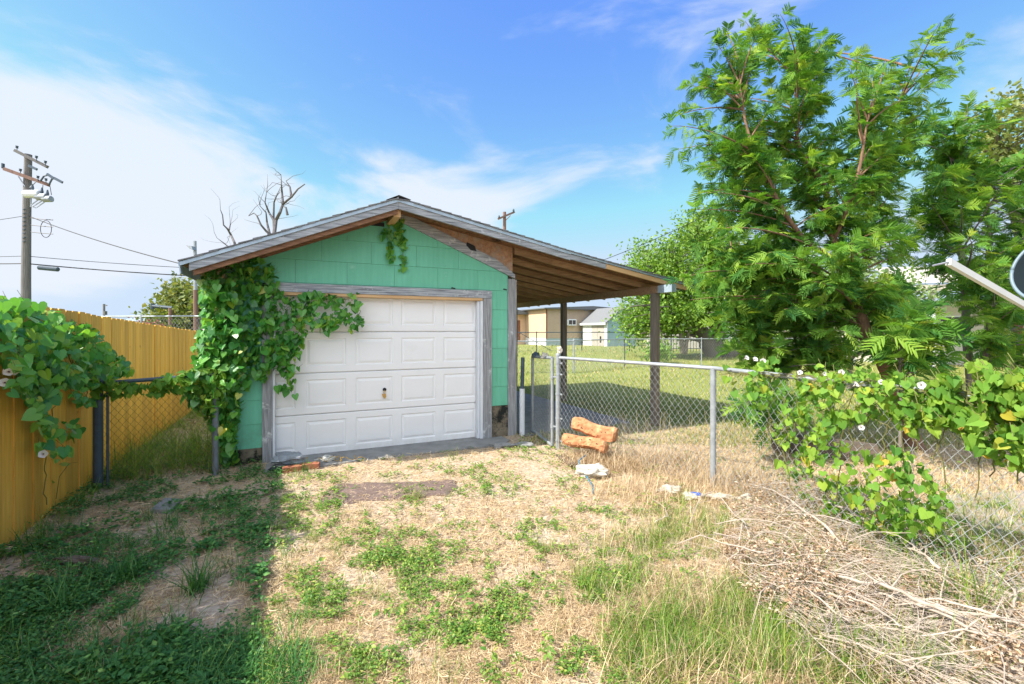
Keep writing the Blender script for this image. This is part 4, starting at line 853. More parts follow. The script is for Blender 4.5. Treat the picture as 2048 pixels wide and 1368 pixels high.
# ------------------------------------------------------------------ trees
def bez(a, b, c, n): return [a*(1-k)**2+b*2*k*(1-k)+c*k*k for k in [i/n for i in range(n+1)]]
def build_tree(name, label, cat, base, limbs, targets, Y0, dY, bark, leafm, kind, leaf_size, per, group=None, twig_r=.012, spread=.25, bias=(0, 0, .2)):
    root = empty(name, (base[0], base[1], 0), 0, label=label, cat=cat, group=group); ro = Vector(root.location)
    m = MB(); allp = []
    for pts, rad in limbs:
        pts = [Vector(p) for p in pts]; sm = []; rr = []
        for i in range(len(pts)-1):
            p0 = pts[max(i-1, 0)]; p1 = pts[i]; p2 = pts[i+1]; p3 = pts[min(i+2, len(pts)-1)]
            for k in range(5):
                t = k/5; q = .5*((2*p1)+(p2-p0)*t+(2*p0-5*p1+4*p2-p3)*t*t+(-p0+3*p1-3*p2+p3)*t**3)
                q = q+Vector([random.uniform(-1, 1) for _ in range(3)])*rad[i]*.12; sm.append(q); rr.append(rad[i]+(rad[i+1]-rad[i])*t)
        sm.append(pts[-1]); rr.append(rad[-1]); m.tube([p-ro for p in sm], rr, 9); allp += list(zip(sm, rr))
    tm = MB(); LP_, LD, LN = [], [], []
    ap = np.array([p for p, _ in allp]); low = sorted(allp, key=lambda q: q[0].z)
    zmin = ap[:, 2].min()
    for T in targets:
        T = Vector(T); cost = np.linalg.norm(ap-np.array(T), axis=1)+2.*np.maximum(0, ap[:, 2]-T.z+.15*(T.z-zmin)*0.5)+np.where(ap[:, 2] < zmin+(.18 if kind == 'fern' else .3)*(ap[:, 2].max()-zmin), 1.2, 0)
        S = Vector(ap[int(np.argmin(cost+rng.uniform(0, .35, len(cost))))]); Ln = (T-S).length
        if Ln < .1: continue
        mid = S.lerp(T, .5)+Vector((random.uniform(-.12, .12)*Ln, random.uniform(-.12, .12)*Ln, .12*Ln))
        n = max(5, int(Ln/.12)); path = bez(S, mid, T, n); r0 = twig_r*(.6+Ln*.45)
        tm.tube([p-ro for p in path], [r0*(1-i/n*.85) for i in range(n+1)], 5, cap=False)
        if kind == 'fern':
            K = per; start = max(.2, 1-1.15/Ln) if Ln > 1 else .15
            for i in range(K):
                k = start+(1-start)*(i/(K-1))**.8; j = min(int(k*n), n-1); p = path[j].lerp(path[j+1], k*n-j); tg = (path[j+1]-path[j]).normalized()
                sd_ = tg.cross(Vector((random.uniform(-.5, .5), random.uniform(-.5, .5), 1))).normalized()*(1 if i % 2 else -1)
                d = (tg*.55+sd_*.9+Vector(bias)+Vector([random.gauss(0, .5) for _ in range(3)])).normalized()
                nn = (Vector((0, 0, 1))+Vector([random.gauss(0, .65) for _ in range(3)])).normalized()
                LP_.append(p); LD.append(d); LN.append(nn)
        else:
            for i in range(per):
                k = 1-abs(random.gauss(0, .22)); k = max(.1, k); j = min(int(k*n), n-1); p = path[j]+Vector([random.gauss(0, spread) for _ in range(3)])*Vector((1, 1, .75)).length/1.6
                LP_.append(p); LD.append(Vector([random.gauss(0, 1) for _ in range(3)])+Vector((0, 0, -.3))); LN.append(Vector([random.gauss(0, .7) for _ in range(3)])+Vector((0, 0, .8)))
    tr = m.build('trunk', M[bark], root, smooth=True); tm.build('twigs', M[bark], root, smooth=True)
    LP_ = np.array(LP_)-np.array(ro); LD = nrmz(np.array(LD)); LN = np.array(LN); c = MB(); n = len(LP_)
    if kind == 'fern':
        LN = LN-LD*np.sum(LD*LN, axis=1, keepdims=True); LN = nrmz(LN); SD = np.cross(LN, LD); lr = rng.beta(2, 2.4, n); ln = leaf_size*rng.uniform(.7, 1.25, n)
        NP = 7
        for k in range(NP):
            f_ = (k+1)/NP; pos = LP_+LD*(ln*(.12+.82*f_))[:, None]-np.array([0, 0, 1])*(ln*.28*f_*f_)[:, None]
            pl = ln*(.46+.12*math.sin(math.pi*f_))
            for sg in (1, -1):
                d = LD*(.75)+SD*sg*.85-np.array([0, 0, .22])[None]+rng.normal(0, .09, (n, 3))
                c.inst(PINNA_V, PINNA_F, frames(d, LN+rng.normal(0, .12, (n, 3)), pl, pl*.15, pl*.5), pos, np.clip(lr+rng.uniform(-.08, .08, n), 0, 1))
        # rachis
        R_ = MB()
        RV = [(0, .012, 0), (0, -.012, 0), (.55, -.008, -.05), (.55, .008, -.05), (1, 0, -.25)]
        c.inst(RV, [(0, 1, 2, 3), (3, 2, 4)], frames(LD, LN, ln), LP_, np.full(n, .8))
    else:
        s = leaf_size*rng.uniform(.6, 1.3, n); c.inst(LEAF_V, LEAF_F, frames(LD, LN, s, s*1.15, s), LP_, np.clip(rng.beta(2, 2.2, n), 0, 1))
    c.build('crown', M[leafm], root)
    return root
def PP(l, Y): return [P(x, y, Y if len(q) < 1 else Y+q[0]) for x, y, *q in l]
def tg(poly, n, Y0, dY): return [P(x, y, Y0+random.gauss(0, dY)) for x, y in samp(poly, n)]
# feathery tree behind the right fence
TY = 5.9
main = [(1835, 905, .2), (1800, 810, .1), (1775, 745), (1745, 688), (1718, 628), (1700, 575), (1692, 530)]
limbs = [(PP(main, TY), [.11, .095, .085, .075, .065, .055, .05]),
 (PP([(1692, 530), (1668, 480), (1650, 440), (1655, 400), (1635, 350), (1605, 310, .1), (1590, 240, .2), (1600, 150, .2)], TY), [.05, .045, .042, .038, .032, .026, .018, .008]),
 (PP([(1718, 628), (1690, 560, -.1), (1660, 515, -.2), (1610, 480, -.3), (1560, 410, -.4), (1530, 340, -.4), (1495, 260, -.4), (1480, 170, -.4)], TY), [.04, .038, .034, .03, .026, .022, .016, .007]),
 (PP([(1755, 705), (1715, 665, .2), (1680, 615, .3), (1640, 600, .4), (1590, 570, .5), (1520, 560, .6), (1460, 540, .7)], TY), [.05, .045, .038, .032, .026, .02, .01]),
 (PP([(1700, 575), (1720, 500, .3), (1740, 420, .5), (1760, 330, .6), (1790, 220, .7), (1850, 130, .7)], TY), [.035, .03, .026, .02, .014, .007]),
 (PP([(1668, 480), (1700, 400, -.3), (1720, 330, -.4), (1735, 240, -.4)], TY), [.03, .024, .018, .008])]
outline = [(1342, 252), (1350, 232), (1378, 172), (1400, 140), (1428, 80), (1445, 60), (1490, 42), (1525, 50), (1560, 28), (1598, 66), (1650, 75), (1652, 105), (1648, 140), (1700, 125), (1715, 108), (1772, 118), (1740, 150), (1790, 150), (1845, 82), (1880, 45), (1942, 78), (1912, 135), (1870, 160), (1870, 215), (1860, 260), (1350, 300), (1395, 335), (1400, 385), (1360, 560), (1380, 420), (1395, 480), (1380, 600)]
poly1 = [(1378, 200), (1450, 80), (1560, 60), (1640, 90), (1650, 170), (1700, 190), (1740, 150), (1800, 160), (1850, 200), (1850, 330), (1800, 420), (1830, 520), (1840, 640), (1760, 660), (1700, 620), (1640, 660), (1560, 640), (1480, 620), (1400, 600), (1390, 480), (1410, 380), (1370, 290), (1370, 240)]
tgs = [P(x, y, TY+random.gauss(0, .35)) for x, y in outline]+[P(x, y, TY-.25+abs(random.gauss(0, .85))) for x, y in samp(poly1, 205)]+[P(x, y, TY+random.gauss(-.1, .5)) for x, y in samp([(1395, 300), (1500, 250), (1640, 260), (1800, 300), (1850, 450), (1820, 600), (1700, 560), (1600, 640), (1450, 620), (1400, 480)], 85)]
build_tree('feathery_tree', 'large feathery-leaved tree leaning behind the right chain-link fence', 'tree', P(1835, 905, TY+.2), limbs, tgs, TY, .6, 'bark', 'fern_leaf', 'fern', .165, 19, bias=(.25, 0, .06))
# thinner stems and saplings to its right and left
YB = 7.2
limbs = [(PP([(1955, 880), (1935, 700), (1930, 600), (1925, 520), (1905, 440), (1912, 330), (1935, 210)], YB), [.06, .055, .05, .045, .035, .022, .008]), (PP([(1990, 870, .2), (1976, 700, .2), (1975, 560, .2), (1978, 450, .2), (1965, 380, .2)], YB), [.045, .04, .034, .026, .012]), (PP([(1955, 770), (1970, 700, -.2), (1990, 640, -.3)], YB), [.03, .022, .01])]
poly2 = [(1850, 340), (1900, 300), (1960, 320), (2060, 290), (2180, 320), (2180, 720), (2050, 730), (1960, 700), (1860, 620), (1830, 480)]
build_tree('feathery_tree', 'slim double-stemmed feathery tree right of the large leaning one', 'tree', P(1955, 880, YB), limbs, tg(poly2, 150, YB, .6)+tg([(1800, 260), (1900, 200), (1960, 260), (1940, 480), (1830, 500)], 30, YB, .4)+[P(x, y, YB) for x, y in ((1945, 205), (2000, 210), (1905, 290), (1950, 330), (2020, 250), (1895, 360))], YB, .6, 'bark_grey', 'fern_leaf', 'fern', .19, 17, bias=(.22, 0, .08))
YC = 5.2
limbs = [(PP([(1800, 900), (1802, 800), (1800, 720), (1820, 660)], YC), [.02, .016, .012, .006])]
build_tree('feathery_sapling', 'young feathery sapling with bright fern-like fronds just right of the leaning trunk', 'sapling', P(1800, 900, YC), limbs, tg([(1740, 740), (1790, 640), (1850, 610), (1900, 620), (1920, 680), (1900, 750), (1800, 760)], 26, YC, .25), YC, .25, 'bark_grey', 'fern_leaf', 'fern', .24, 10)
YC = 6.6
limbs = [(PP([(1600, 860), (1600, 760), (1590, 680), (1560, 620)], YC), [.022, .018, .014, .006]), (PP([(1520, 850, .1), (1540, 760), (1500, 680), (1480, 630)], YC), [.018, .014, .012, .006])]
build_tree('feathery_sapling', 'low dark feathery sapling left of the leaning trunk, behind the fence vine', 'sapling', P(1600, 860, YC), limbs, tg([(1440, 620), (1560, 590), (1700, 640), (1720, 720), (1640, 760), (1560, 740), (1480, 740), (1420, 690)], 78, YC, .4)+tg([(1480, 800), (1600, 780), (1610, 860), (1540, 890), (1490, 850)], 18, 5.3, .1), YC, .4, 'bark_grey', 'fern_leaf', 'fern', .18, 16)
# broadleaf trees beyond
YD = 27.
limbs = [(PP([(1432, 712), (1412, 680), (1385, 640), (1355, 600), (1330, 560)], YD), [.55, .48, .4, .3, .14]), (PP([(1448, 712, .3), (1438, 670, .3), (1420, 610, .3), (1410, 540, .3), (1405, 470, .3)], YD), [.5, .4, .3, .2, .08]), (PP([(1460, 712), (1500, 660, -.4), (1530, 610, -.5), (1540, 540, -.5)], YD), [.45, .35, .25, .1])]
build_tree('broadleaf_tree', 'wide dense green tree with dark leaning trunks beyond the far chain-link fence', 'tree', P(1440, 712, YD), limbs, tg([(1225, 615), (1245, 545), (1255, 505), (1290, 480), (1345, 478), (1365, 440), (1400, 418), (1450, 440), (1500, 480), (1600, 500), (1680, 560), (1660, 660), (1600, 680), (1500, 665), (1440, 640), (1380, 640), (1320, 655), (1240, 650)], 640, YD, 1.8)+tg([(1230, 640), (1290, 640), (1300, 665), (1250, 690)], 20, YD-.5, .5), YD, 2, 'bark_grey', 'tree_leaf', 'broad', .20, 66, twig_r=.03, spread=.45)
YD = 25.
build_tree('broadleaf_tree', 'slender multi-stemmed tree standing by the iron fence under the big crown', 'tree', P(1368, 708, YD), [(PP([(1366, 708), (1362, 670), (1352, 630)], YD), [.14, .10, .05]), (PP([(1370, 708), (1376, 670), (1388, 630)], YD), [.12, .09, .04]), (PP([(1322, 706), (1320, 660), (1318, 620)], YD), [.12, .10, .05])], tg([(1290, 640), (1330, 600), (1400, 600), (1400, 650), (1340, 662)], 60, YD, .8), YD, .8, 'bark_grey', 'tree_leaf', 'broad', .2, 34, twig_r=.02, spread=.3)
YD = 27.
build_tree('broadleaf_tree', 'round olive-green tree behind the lamp pole left of the garage', 'tree', P(370, 710, YD), [(PP([(370, 710), (368, 660), (365, 610)], YD), [.35, .28, .12])], tg([(290, 655), (300, 618), (335, 598), (345, 568), (375, 560), (410, 575), (460, 610), (460, 680), (300, 680)], 240, YD, 1.3), YD, 1.3, 'bark_grey', 'tree_leaf_olive', 'broad', .27, 44, twig_r=.03, spread=.36)
YD = 15.
limbs = [(PP([(2075, 740), (2060, 560), (2030, 420), (1990, 320)], YD), [.3, .24, .16, .06]), (PP([(2060, 560), (2090, 420), (2080, 300), (2060, 230)], YD), [.2, .15, .1, .04])]
build_tree('broadleaf_tree', 'tall olive tree rising at the upper right picture edge', 'tree', P(2075, 740, YD), limbs, tg([(1918, 248), (1945, 212), (1990, 190), (2060, 182), (2200, 200), (2260, 420), (2120, 520), (2030, 400), (1985, 330), (1935, 280)], 190, YD, 1.0), YD, 1, 'bark_grey', 'tree_leaf_olive', 'broad', .17, 46, twig_r=.02, spread=.26)
YD = 12.5
build_tree('bush', 'pale thicket behind the leaning tree on the right', 'bush', P(1700, 780, YD), [(PP([(1700, 780), (1700, 700), (1690, 620)], YD), [.08, .06, .03])], tg([(1560, 620), (1620, 540), (1760, 500), (1880, 560), (1900, 700), (1800, 690), (1700, 680), (1600, 690)], 150, YD, .8), YD, .8, 'bark_grey', 'tree_leaf_pale', 'broad', .13, 40, twig_r=.014, spread=.28)
build_tree('bush', 'small dark bush at the foot of the far shed corner', 'bush', P(1330, 715, 22), [(PP([(1318, 722), (1312, 690)], 22), [.05, .02])], tg([(1290, 720), (1300, 690), (1330, 680), (1350, 712)], 16, 22, .4), 22, .4, 'bark_grey', 'tree_leaf', 'broad', .16, 40, twig_r=.014, spread=.25)
rb = build_tree('bush', 'bush with dark red leaves peeking over the yellow fence', 'bush', P(260, 720, 24), [(PP([(270, 720), (280, 670)], 24), [.05, .02])], tg([(250, 665), (262, 645), (300, 640), (340, 650), (335, 668)], 22, 24, .4), 24, .4, 'bark_grey', 'tree_leaf_olive', 'broad', .13, 26, twig_r=.014, spread=.2)
M['red_leaf'] = leafmat('red_leaf', [(0, (.20, .02, .04)), (1, (.45, .06, .10))], .3)
rb.children[-1].data.materials[0] = M['red_leaf'] if rb.children[-1].name.startswith('crown') else rb.children[-1].data.materials[0]
for c_ in rb.children:
    if c_.name.startswith('crown'): c_.data.materials[0] = M['red_leaf']
# dead trees
def dead_tree(label, strokes, Y, r0, ntw):
    o = empty('bare_tree', (0, 0, 0), 0, label=label, cat='tree'); b = P(strokes[0][0][0], 700, Y); b.z = 0; o.location = b; m = MB(); tw = MB()
    for i, st in enumerate(strokes):
        pts = [P(x, y, Y+random.uniform(-.3, .3) if j else Y)-b for j, (x, y) in enumerate(st)]; n = len(pts); r = r0*(1 if i == 0 else .55)
        m.tube(pts, [r*(1-.8*j/(n-1)) for j in range(n)], 7)
        for _ in range(ntw):
            j = random.randrange(1, n); p = pts[j]; q = p.copy(); path = [p]; d = Vector((random.uniform(-1, 1), random.uniform(-.5, .5), random.uniform(.1, 1.1))).normalized()
            for k in range(5): d = (d+Vector([random.gauss(0, .35) for _ in range(3)])).normalized(); q = q+d*random.uniform(.12, .26); path.append(q)
            tw.tube(path, [r0*.13*(1-.16*k) for k in range(6)], 4, cap=False)
    m.build('trunk', M['bark_dead'], o); tw.build('twigs', M['bark_dead'], o)
dead_tree('bare leafless tree with forked crown rising behind the garage roof', [[(548, 700), (546, 560), (548, 470), (552, 440), (560, 425), (566, 408), (583, 394), (596, 378), (610, 368)], [(548, 478), (532, 462), (522, 450), (514, 432), (508, 426), (497, 432)], [(549, 470), (547, 440), (548, 405), (553, 392), (560, 384)], [(566, 408), (564, 385), (563, 370), (562, 350)], [(540, 470), (534, 445), (532, 425), (520, 412)], [(552, 448), (538, 425), (530, 405), (533, 385)], [(583, 394), (580, 374), (572, 362)], [(575, 430), (572, 415), (565, 412)]], 19, .10, 3)
dead_tree('thin crooked bare tree stub poking above the left roof slope', [[(475, 700), (473, 520), (469, 485), (462, 470), (455, 458), (447, 450), (445, 430), (441, 420)], [(465, 500), (450, 488), (434, 476)], [(458, 460), (460, 452), (461, 448)]], 16, .055, 3)

# ------------------------------------------------------------------ ground cover, straw and grass
def toST(x, y): dx, dy = x-OX, y-OY; return dx*U.x+dy*U.y, dx*V.x+dy*V.y
MATP = [(615, 1000), (660, 968), (760, 958), (905, 962), (925, 985), (850, 990), (770, 998), (730, 1014), (650, 1014)]
def blocked(x, y):
    s, t = toST(x, y)
    if -3.82 < s < .05 and t > -.03: return True
    if -3.35 < s < -.25 and t > -.47: return True
    if .1 < s < 2.2 and -.1 < t < 4.9: return True
    if s < YS-.0: return True
    return False
def px_of(x, y): return CX+FPX*x/y, HY+FPX*EYE/y
def nzv(x, y, f, o=0.): return mnoise.noise(Vector((x*f, y*f, o)))
# green patches seen in the yard (centre and radii, read off the photograph)
PATCH = [(600, 1020, 70, 28, 1), (560, 1000, 50, 35, .8), (630, 955, 90, 14, 1), (950, 945, 70, 16, 1), (985, 975, 60, 22, 1), (1080, 905, 70, 22, 1), (1140, 965, 35, 18, .8), (700, 1065, 45, 25, .8), (760, 1080, 60, 30, .9), (815, 1120, 70, 42, 1.2), (630, 1180, 45, 35, 1), (660, 1210, 55, 35, .8), (880, 1230, 95, 60, 1.1), (740, 1340, 60, 45, 1), (950, 1260, 60, 40, 1), (1045, 1200, 55, 32, 1), (1130, 1050, 45, 12, .9), (930, 1055, 25, 12, .8), (1130, 1330, 50, 40, 1), (1220, 1150, 60, 40, .9), (1200, 1190, 40, 30, .9), (1320, 1030, 60, 25, .5), (530, 1060, 40, 60, .6), (1360, 1010, 40, 14, .6), (540, 1300, 30, 40, .5), (860, 990, 60, 12, .5), (1010, 1345, 50, 30, .6), (1180, 930, 30, 12, .6), (1255, 1080, 40, 18, .5)]
GRASSP = [(1620, 1190, 80, 30, .35), (1800, 1180, 80, 40, .4), (1450, 1050, 60, 25, .5), (1700, 1290, 120, 30, .4), (1760, 1345, 170, 35, .6), (1340, 1050, 60, 40, .5), (1560, 1100, 60, 30, .35), (1480, 1210, 60, 40, .5), (1180, 1090, 40, 20, .5), (640, 1100, 50, 20, .5), (1240, 1150, 50, 45, 1.2), (1420, 1270, 120, 60, .8), (1330, 1290, 110, 50, .8), (1600, 1310, 160, 60, .7), (1200, 1170, 40, 40, 1), (820, 990, 25, 10, 1), (1090, 1095, 25, 12, .7), (1960, 1100, 90, 90, .9), (1880, 1290, 120, 60, .6), (1320, 1060, 60, 40, .5), (700, 1190, 60, 20, .4), (1010, 960, 40, 8, .6), (1540, 1120, 60, 30, .3)]
def pw(px, py, lst): return sum(a*max(0., 1.25-.62*(((px-cx)/rx)**2+((py-cy)/ry)**2)) for cx, cy, rx, ry, a in lst)
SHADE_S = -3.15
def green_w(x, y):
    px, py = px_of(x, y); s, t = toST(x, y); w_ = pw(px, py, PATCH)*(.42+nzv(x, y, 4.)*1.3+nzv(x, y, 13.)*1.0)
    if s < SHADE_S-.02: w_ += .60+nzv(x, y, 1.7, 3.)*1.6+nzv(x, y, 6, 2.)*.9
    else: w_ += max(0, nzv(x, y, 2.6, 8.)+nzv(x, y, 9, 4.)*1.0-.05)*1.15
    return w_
def sample_screen(n, y0, y1, x0=-60, x1=2110):
    px = rng.uniform(x0, x1, n); py = rng.uniform(y0, y1, n); d = FPX*EYE/(py-HY); return np.stack([(px-CX)*d/FPX, d], 1)
def sample_area(n, X0, X1, Y0, Y1): return np.stack([rng.uniform(X0, X1, n), rng.uniform(Y0, Y1, n)], 1)
def blade_tpl(bend, K=4, w=.5):
    vs = []; a = 0; x = z = 0.
    for i in range(K):
        k = i/K; ww = w*(1-k*.75); vs += [(x, -ww, z), (x, ww, z)]; a = math.pi/2-bend*(i+1)/K; x += math.cos(a)/K; z += math.sin(a)/K
    vs.append((x, 0, z)); fs = [(2*i, 2*i+1, 2*i+3, 2*i+2) for i in range(K-1)]+[(2*K-2, 2*K-1, 2*K)]
    return vs, fs
TPL = [blade_tpl(b) for b in (.25, .7, 1.2, 1.9)]
def blades(m, pts, length, width, z0=None, tilt=.25, rlo=0, rhi=1, tpls=(0, 1, 2, 3), az=None, rb=(1.6, 1.6)):
    n = len(pts); z = np.array([gh(p[0], p[1]) for p in pts]) if z0 is None else z0
    a = rng.uniform(0, 2*math.pi, n) if az is None else az; t = np.abs(rng.normal(0, tilt, n)); ln = length*rng.uniform(.45, 1.25, n); wd = width*rng.uniform(.6, 1.3, n)
    ca, sa, ct, st = np.cos(a), np.sin(a), np.cos(t), np.sin(t)
    X = np.stack([ca*ct, sa*ct, -st], 1); Z = np.stack([ca*st, sa*st, ct], 1); Y = np.cross(Z, X)
    Mx = np.stack([X*ln[:, None], Y*wd[:, None], Z*ln[:, None]], 2); pos = np.stack([pts[:, 0], pts[:, 1], z-.004], 1); r = rlo+(rhi-rlo)*rng.beta(*rb, n); g = rng.integers(0, len(tpls), n)
    for k, ti in enumerate(tpls):
        q = g == k
        if q.any(): m.inst(TPL[ti][0], TPL[ti][1], Mx[q], pos[q], r[q])
def keep(pts, f): return pts[np.array([f(x, y) for x, y in pts], bool)]
FLOOR = dict(kind='stuff')
# matted straw, lying
def lying(m, pts, length, width, hmax=.02, rlo=0, rhi=1):
    n = len(pts); z = np.array([gh(p[0], p[1]) for p in pts])+rng.uniform(.001, 1, n)**2*hmax; a = rng.uniform(0, 2*math.pi, n); t = rng.normal(0, .16, n)
    ca, sa, ct, st = np.cos(a), np.sin(a), np.cos(t), np.sin(t); X = np.stack([ca*ct, sa*ct, st], 1); Z = np.stack([-ca*st, -sa*st, ct], 1)+rng.normal(0, .3, (n, 3)); ln = length*rng.uniform(.4, 1.3, n); wd = width*rng.uniform(.6, 1.4, n)
    tv = [(0, -.5, 0), (0, .5, 0), (.4, .5, .02), (.4, -.5, .02), (.75, .42, .07), (.75, -.42, .07), (1, 0, .05)]; tv = [(a_, b_+(.0 if a_ < .3 else (a_-.3)*6), c_) for a_, b_, c_ in tv]; tf = [(0, 1, 2, 3), (3, 2, 4, 5), (5, 4, 6)]
    m.inst(tv, tf, frames(X, Z, ln, wd, ln), np.stack([pts[:, 0], pts[:, 1], z], 1), rlo+(rhi-rlo)*rng.beta(1.7, 1.6, n))
def inyard(x, y): return not blocked(x, y)
m = MB()
p = keep(sample_screen(200000, 880, 1400), lambda x, y: inyard(x, y) and random.random() < .72+nzv(x, y, 1.9, 71.)*1.5+nzv(x, y, 7, 72.)*.6); d_ = p[:, 1]; lying(m, p, .045+.006*d_, .0009+.0006*d_, .022)
p = keep(sample_area(50000, -4.6, 5.5, 1.7, 7.5), inyard); lying(m, p, .07, .003, .02)
tag(m.build('dry_thatch', M['straw']), **FLOOR)
# short standing dry stubble
m = MB(); p = keep(sample_screen(42000, 860, 1400), lambda x, y: inyard(x, y) and random.random() < .35+nzv(x, y, 1.3, 5.)*1.2); blades(m, p, .035+.005*p[:, 1], .0014+.0007*p[:, 1], tilt=.55); tag(m.build('dry_grass', M['straw']), **FLOOR)
# leafy ground cover: sprigs of small leaves
def cover(name, mt, pts, size, hs):
    n = len(pts); m = MB(); z = np.array([gh(a, b) for a, b in pts]); K = 6
    hgt = hs*rng.uniform(.25, 1, n)
    for k in range(K):
        a = rng.uniform(0, 2*math.pi, n); rr = rng.uniform(.0, .022, n)
        pos = np.stack([pts[:, 0]+np.cos(a)*rr, pts[:, 1]+np.sin(a)*rr, z+hgt*rng.uniform(.55, 1.05, n)], 1)
        X = np.stack([np.cos(a), np.sin(a), rng.normal(.15, .35, n)], 1); Z = np.stack([rng.normal(0, .35, n), rng.normal(0, .35, n), np.ones(n)], 1)
        s = size*rng.uniform(.6, 1.3, n); m.inst(LEAF_V, LEAF_F, frames(X, Z, s, s*1.1, s), pos, rng.beta(2, 2, n))
    tag(m.build(name, M[mt]), **FLOOR)
def gkeep(x, y):
    if blocked(x, y): return False
    w_ = green_w(x, y); return random.random() < w_*.9-.12
p = keep(sample_screen(62000, 885, 1400), gkeep)
s_ = np.array([toST(a, b)[0] for a, b in p]); q = p[s_ > SHADE_S]; cover('ground_cover', 'cover', q, .0105+.0032*q[:, 1], .055); q = p[s_ <= SHADE_S]; big_ = np.array([nzv(a, b, 1.5, 91.) for a, b in q]) > .05; cover('ground_cover', 'cover_shade', q[~big_], .0125+.0036*q[~big_][:, 1], .075); cover('ground_cover', 'cover_shade', q[big_][::2], .024+.004*q[big_][:, 1][::2], .10)
sel = keep(sample_screen(2600, 900, 1400), lambda x, y: inyard(x, y) and toST(x, y)[0] > SHADE_S and random.random() < pw(*px_of(x, y), PATCH)*.30); cover('ground_cover', 'cover', sel, .020+.004*sel[:, 1], .10)
# green and yellow grass tufts
def tufts(name, mt, centres, per, length, width, tilt, rad):
    m = MB()
    c = np.repeat(centres, per, 0); c = c+rng.normal(0, rad, c.shape); az = rng.uniform(0, 2*math.pi, len(c)); blades(m, c, length, width, tilt=tilt, az=az); tag(m.build(name, M[mt]), **FLOOR)
c = keep(sample_screen(5200, 950, 1400), lambda x, y: inyard(x, y) and random.random() < pw(*px_of(x, y), GRASSP)*.75+.015); tufts('grass', 'grass', c, 16, .15, .0035, .42, .022)
c = keep(sample_screen(3400, 900, 1400), lambda x, y: inyard(x, y) and toST(x, y)[0] < SHADE_S+.25 and random.random() < .17+nzv(x, y, 1.6, 11.)*.9); tufts('grass', 'cover_shade', c, 14, .19, .005, .45, .03)
c = keep(sample_screen(1500, 900, 1400), lambda x, y: inyard(x, y) and random.random() < .3+nzv(x, y, 1.2, 21.)); tufts('dry_grass', 'straw', c, 14, .11, .0028, .5, .022)
# long shaded grass against the chain-link panel and along the yellow fence
c = np.array([[*LW(random.uniform(YS+.05, LS-.02), -.2+abs(random.gauss(0, 1.2)))[:2]] for _ in range(230)]); tufts('tall_grass', 'grass', c, 9, .42, .006, .35, .03)
c = np.array([[*LW(random.uniform(YS+.03, YS+.22), random.uniform(-4, 6))[:2]] for _ in range(150)]); tufts('tall_grass', 'grass', c, 9, .22, .005, .35, .03)
for name_, lab, cl in ():
    pass
# big individual tufts
def tuft(px, py, n, ln, mt, label, cat='grass tuft', w_=.005, tilt=.4, rad=.03):
    g = G(px, py); m = MB(); c = np.repeat(np.array([[0., 0.]]), n, 0)+rng.normal(0, rad, (n, 2)); blades(m, c, ln, w_, z0=np.zeros(n), tilt=tilt); o = m.build('grass_tuft', M[mt]); o.location = (g.x, g.y, gh(g.x, g.y)); tag(o, label, cat)
tuft(395, 1180, 90, .30, 'cover_shade', 'broad-bladed green tuft in the shade left of the sunlit edge', w_=.008)
tuft(255, 1160, 80, .27, 'cover_shade', 'long green tuft in the middle of the shaded ground cover', w_=.006)
tuft(120, 1225, 70, .24, 'cover_shade', 'green tuft in the shade nearest the lower left corner', w_=.006)
tuft(830, 1000, 46, .17, 'grass_mix', 'yellowed tuft growing against the brown mat', w_=.004)
tuft(1078, 900, 26, .30, 'grass', 'long-bladed tuft on the door sill near its right end', w_=.006, tilt=.7) if 0 else tuft(905, 918, 26, .22, 'grass', 'long-bladed tuft at the front edge of the concrete sill', w_=.005, tilt=.6)
tuft(590, 1300, 70, .16, 'straw', 'dead straw tuft beside the shadow edge', w_=.003)
tuft(1090, 1105, 34, .12, 'grass_mix', 'small yellowing tuft alone on the bare straw', w_=.003)
tuft(1950, 1250, 60, .60, 'grass', 'tall pale reedy grass clump in the lower right corner', w_=.006, tilt=.3, rad=.05)
tuft(1990, 1120, 80, .5, 'grass', 'tall green grass clump under the vine at the right edge', w_=.005, tilt=.35, rad=.07)
tuft(1890, 1210, 70, .34, 'grass', 'green grass clump among the sticks left of the right edge', w_=.005, tilt=.4, rad=.06)
tuft(1700, 1350, 70, .30, 'grass', 'yellow-green clump at the bottom edge right of the long tuft', w_=.005, tilt=.4, rad=.06)
tuft(1470, 1180, 50, .20, 'grass', 'small green clump at the left margin of the brush pile', w_=.004, tilt=.4, rad=.05)
tuft(1560, 1350, 60, .38, 'grass', 'long yellow-green tuft at the bottom edge among the brush', w_=.005, tilt=.35, rad=.05)
# dry brush mass along the chain-link fence and behind it
m = MB()
def bkeep(x, y):
    px, py = px_of(x, y); s, t = toST(x, y); return px > 1130 and (px-1130)*.9+(py-880) > 60 and inyard(x, y) and random.random() < .55+nzv(x, y, 2.2, 31.)
p = keep(sample_screen(26000, 880, 1250, 1120, 2100), bkeep); blades(m, p, .11+.0*p[:, 1], .0012+.0006*p[:, 1], tilt=.75, tpls=(1, 2, 3)); tag(m.build('dry_weeds', M['redweed']), **FLOOR)
m = MB(); p = keep(sample_screen(9000, 850, 1010, 1180, 2100), lambda x, y: inyard(x, y)); blades(m, p, .13, .0045, tilt=.5); tag(m.build('dry_grass', M['straw']), **FLOOR)
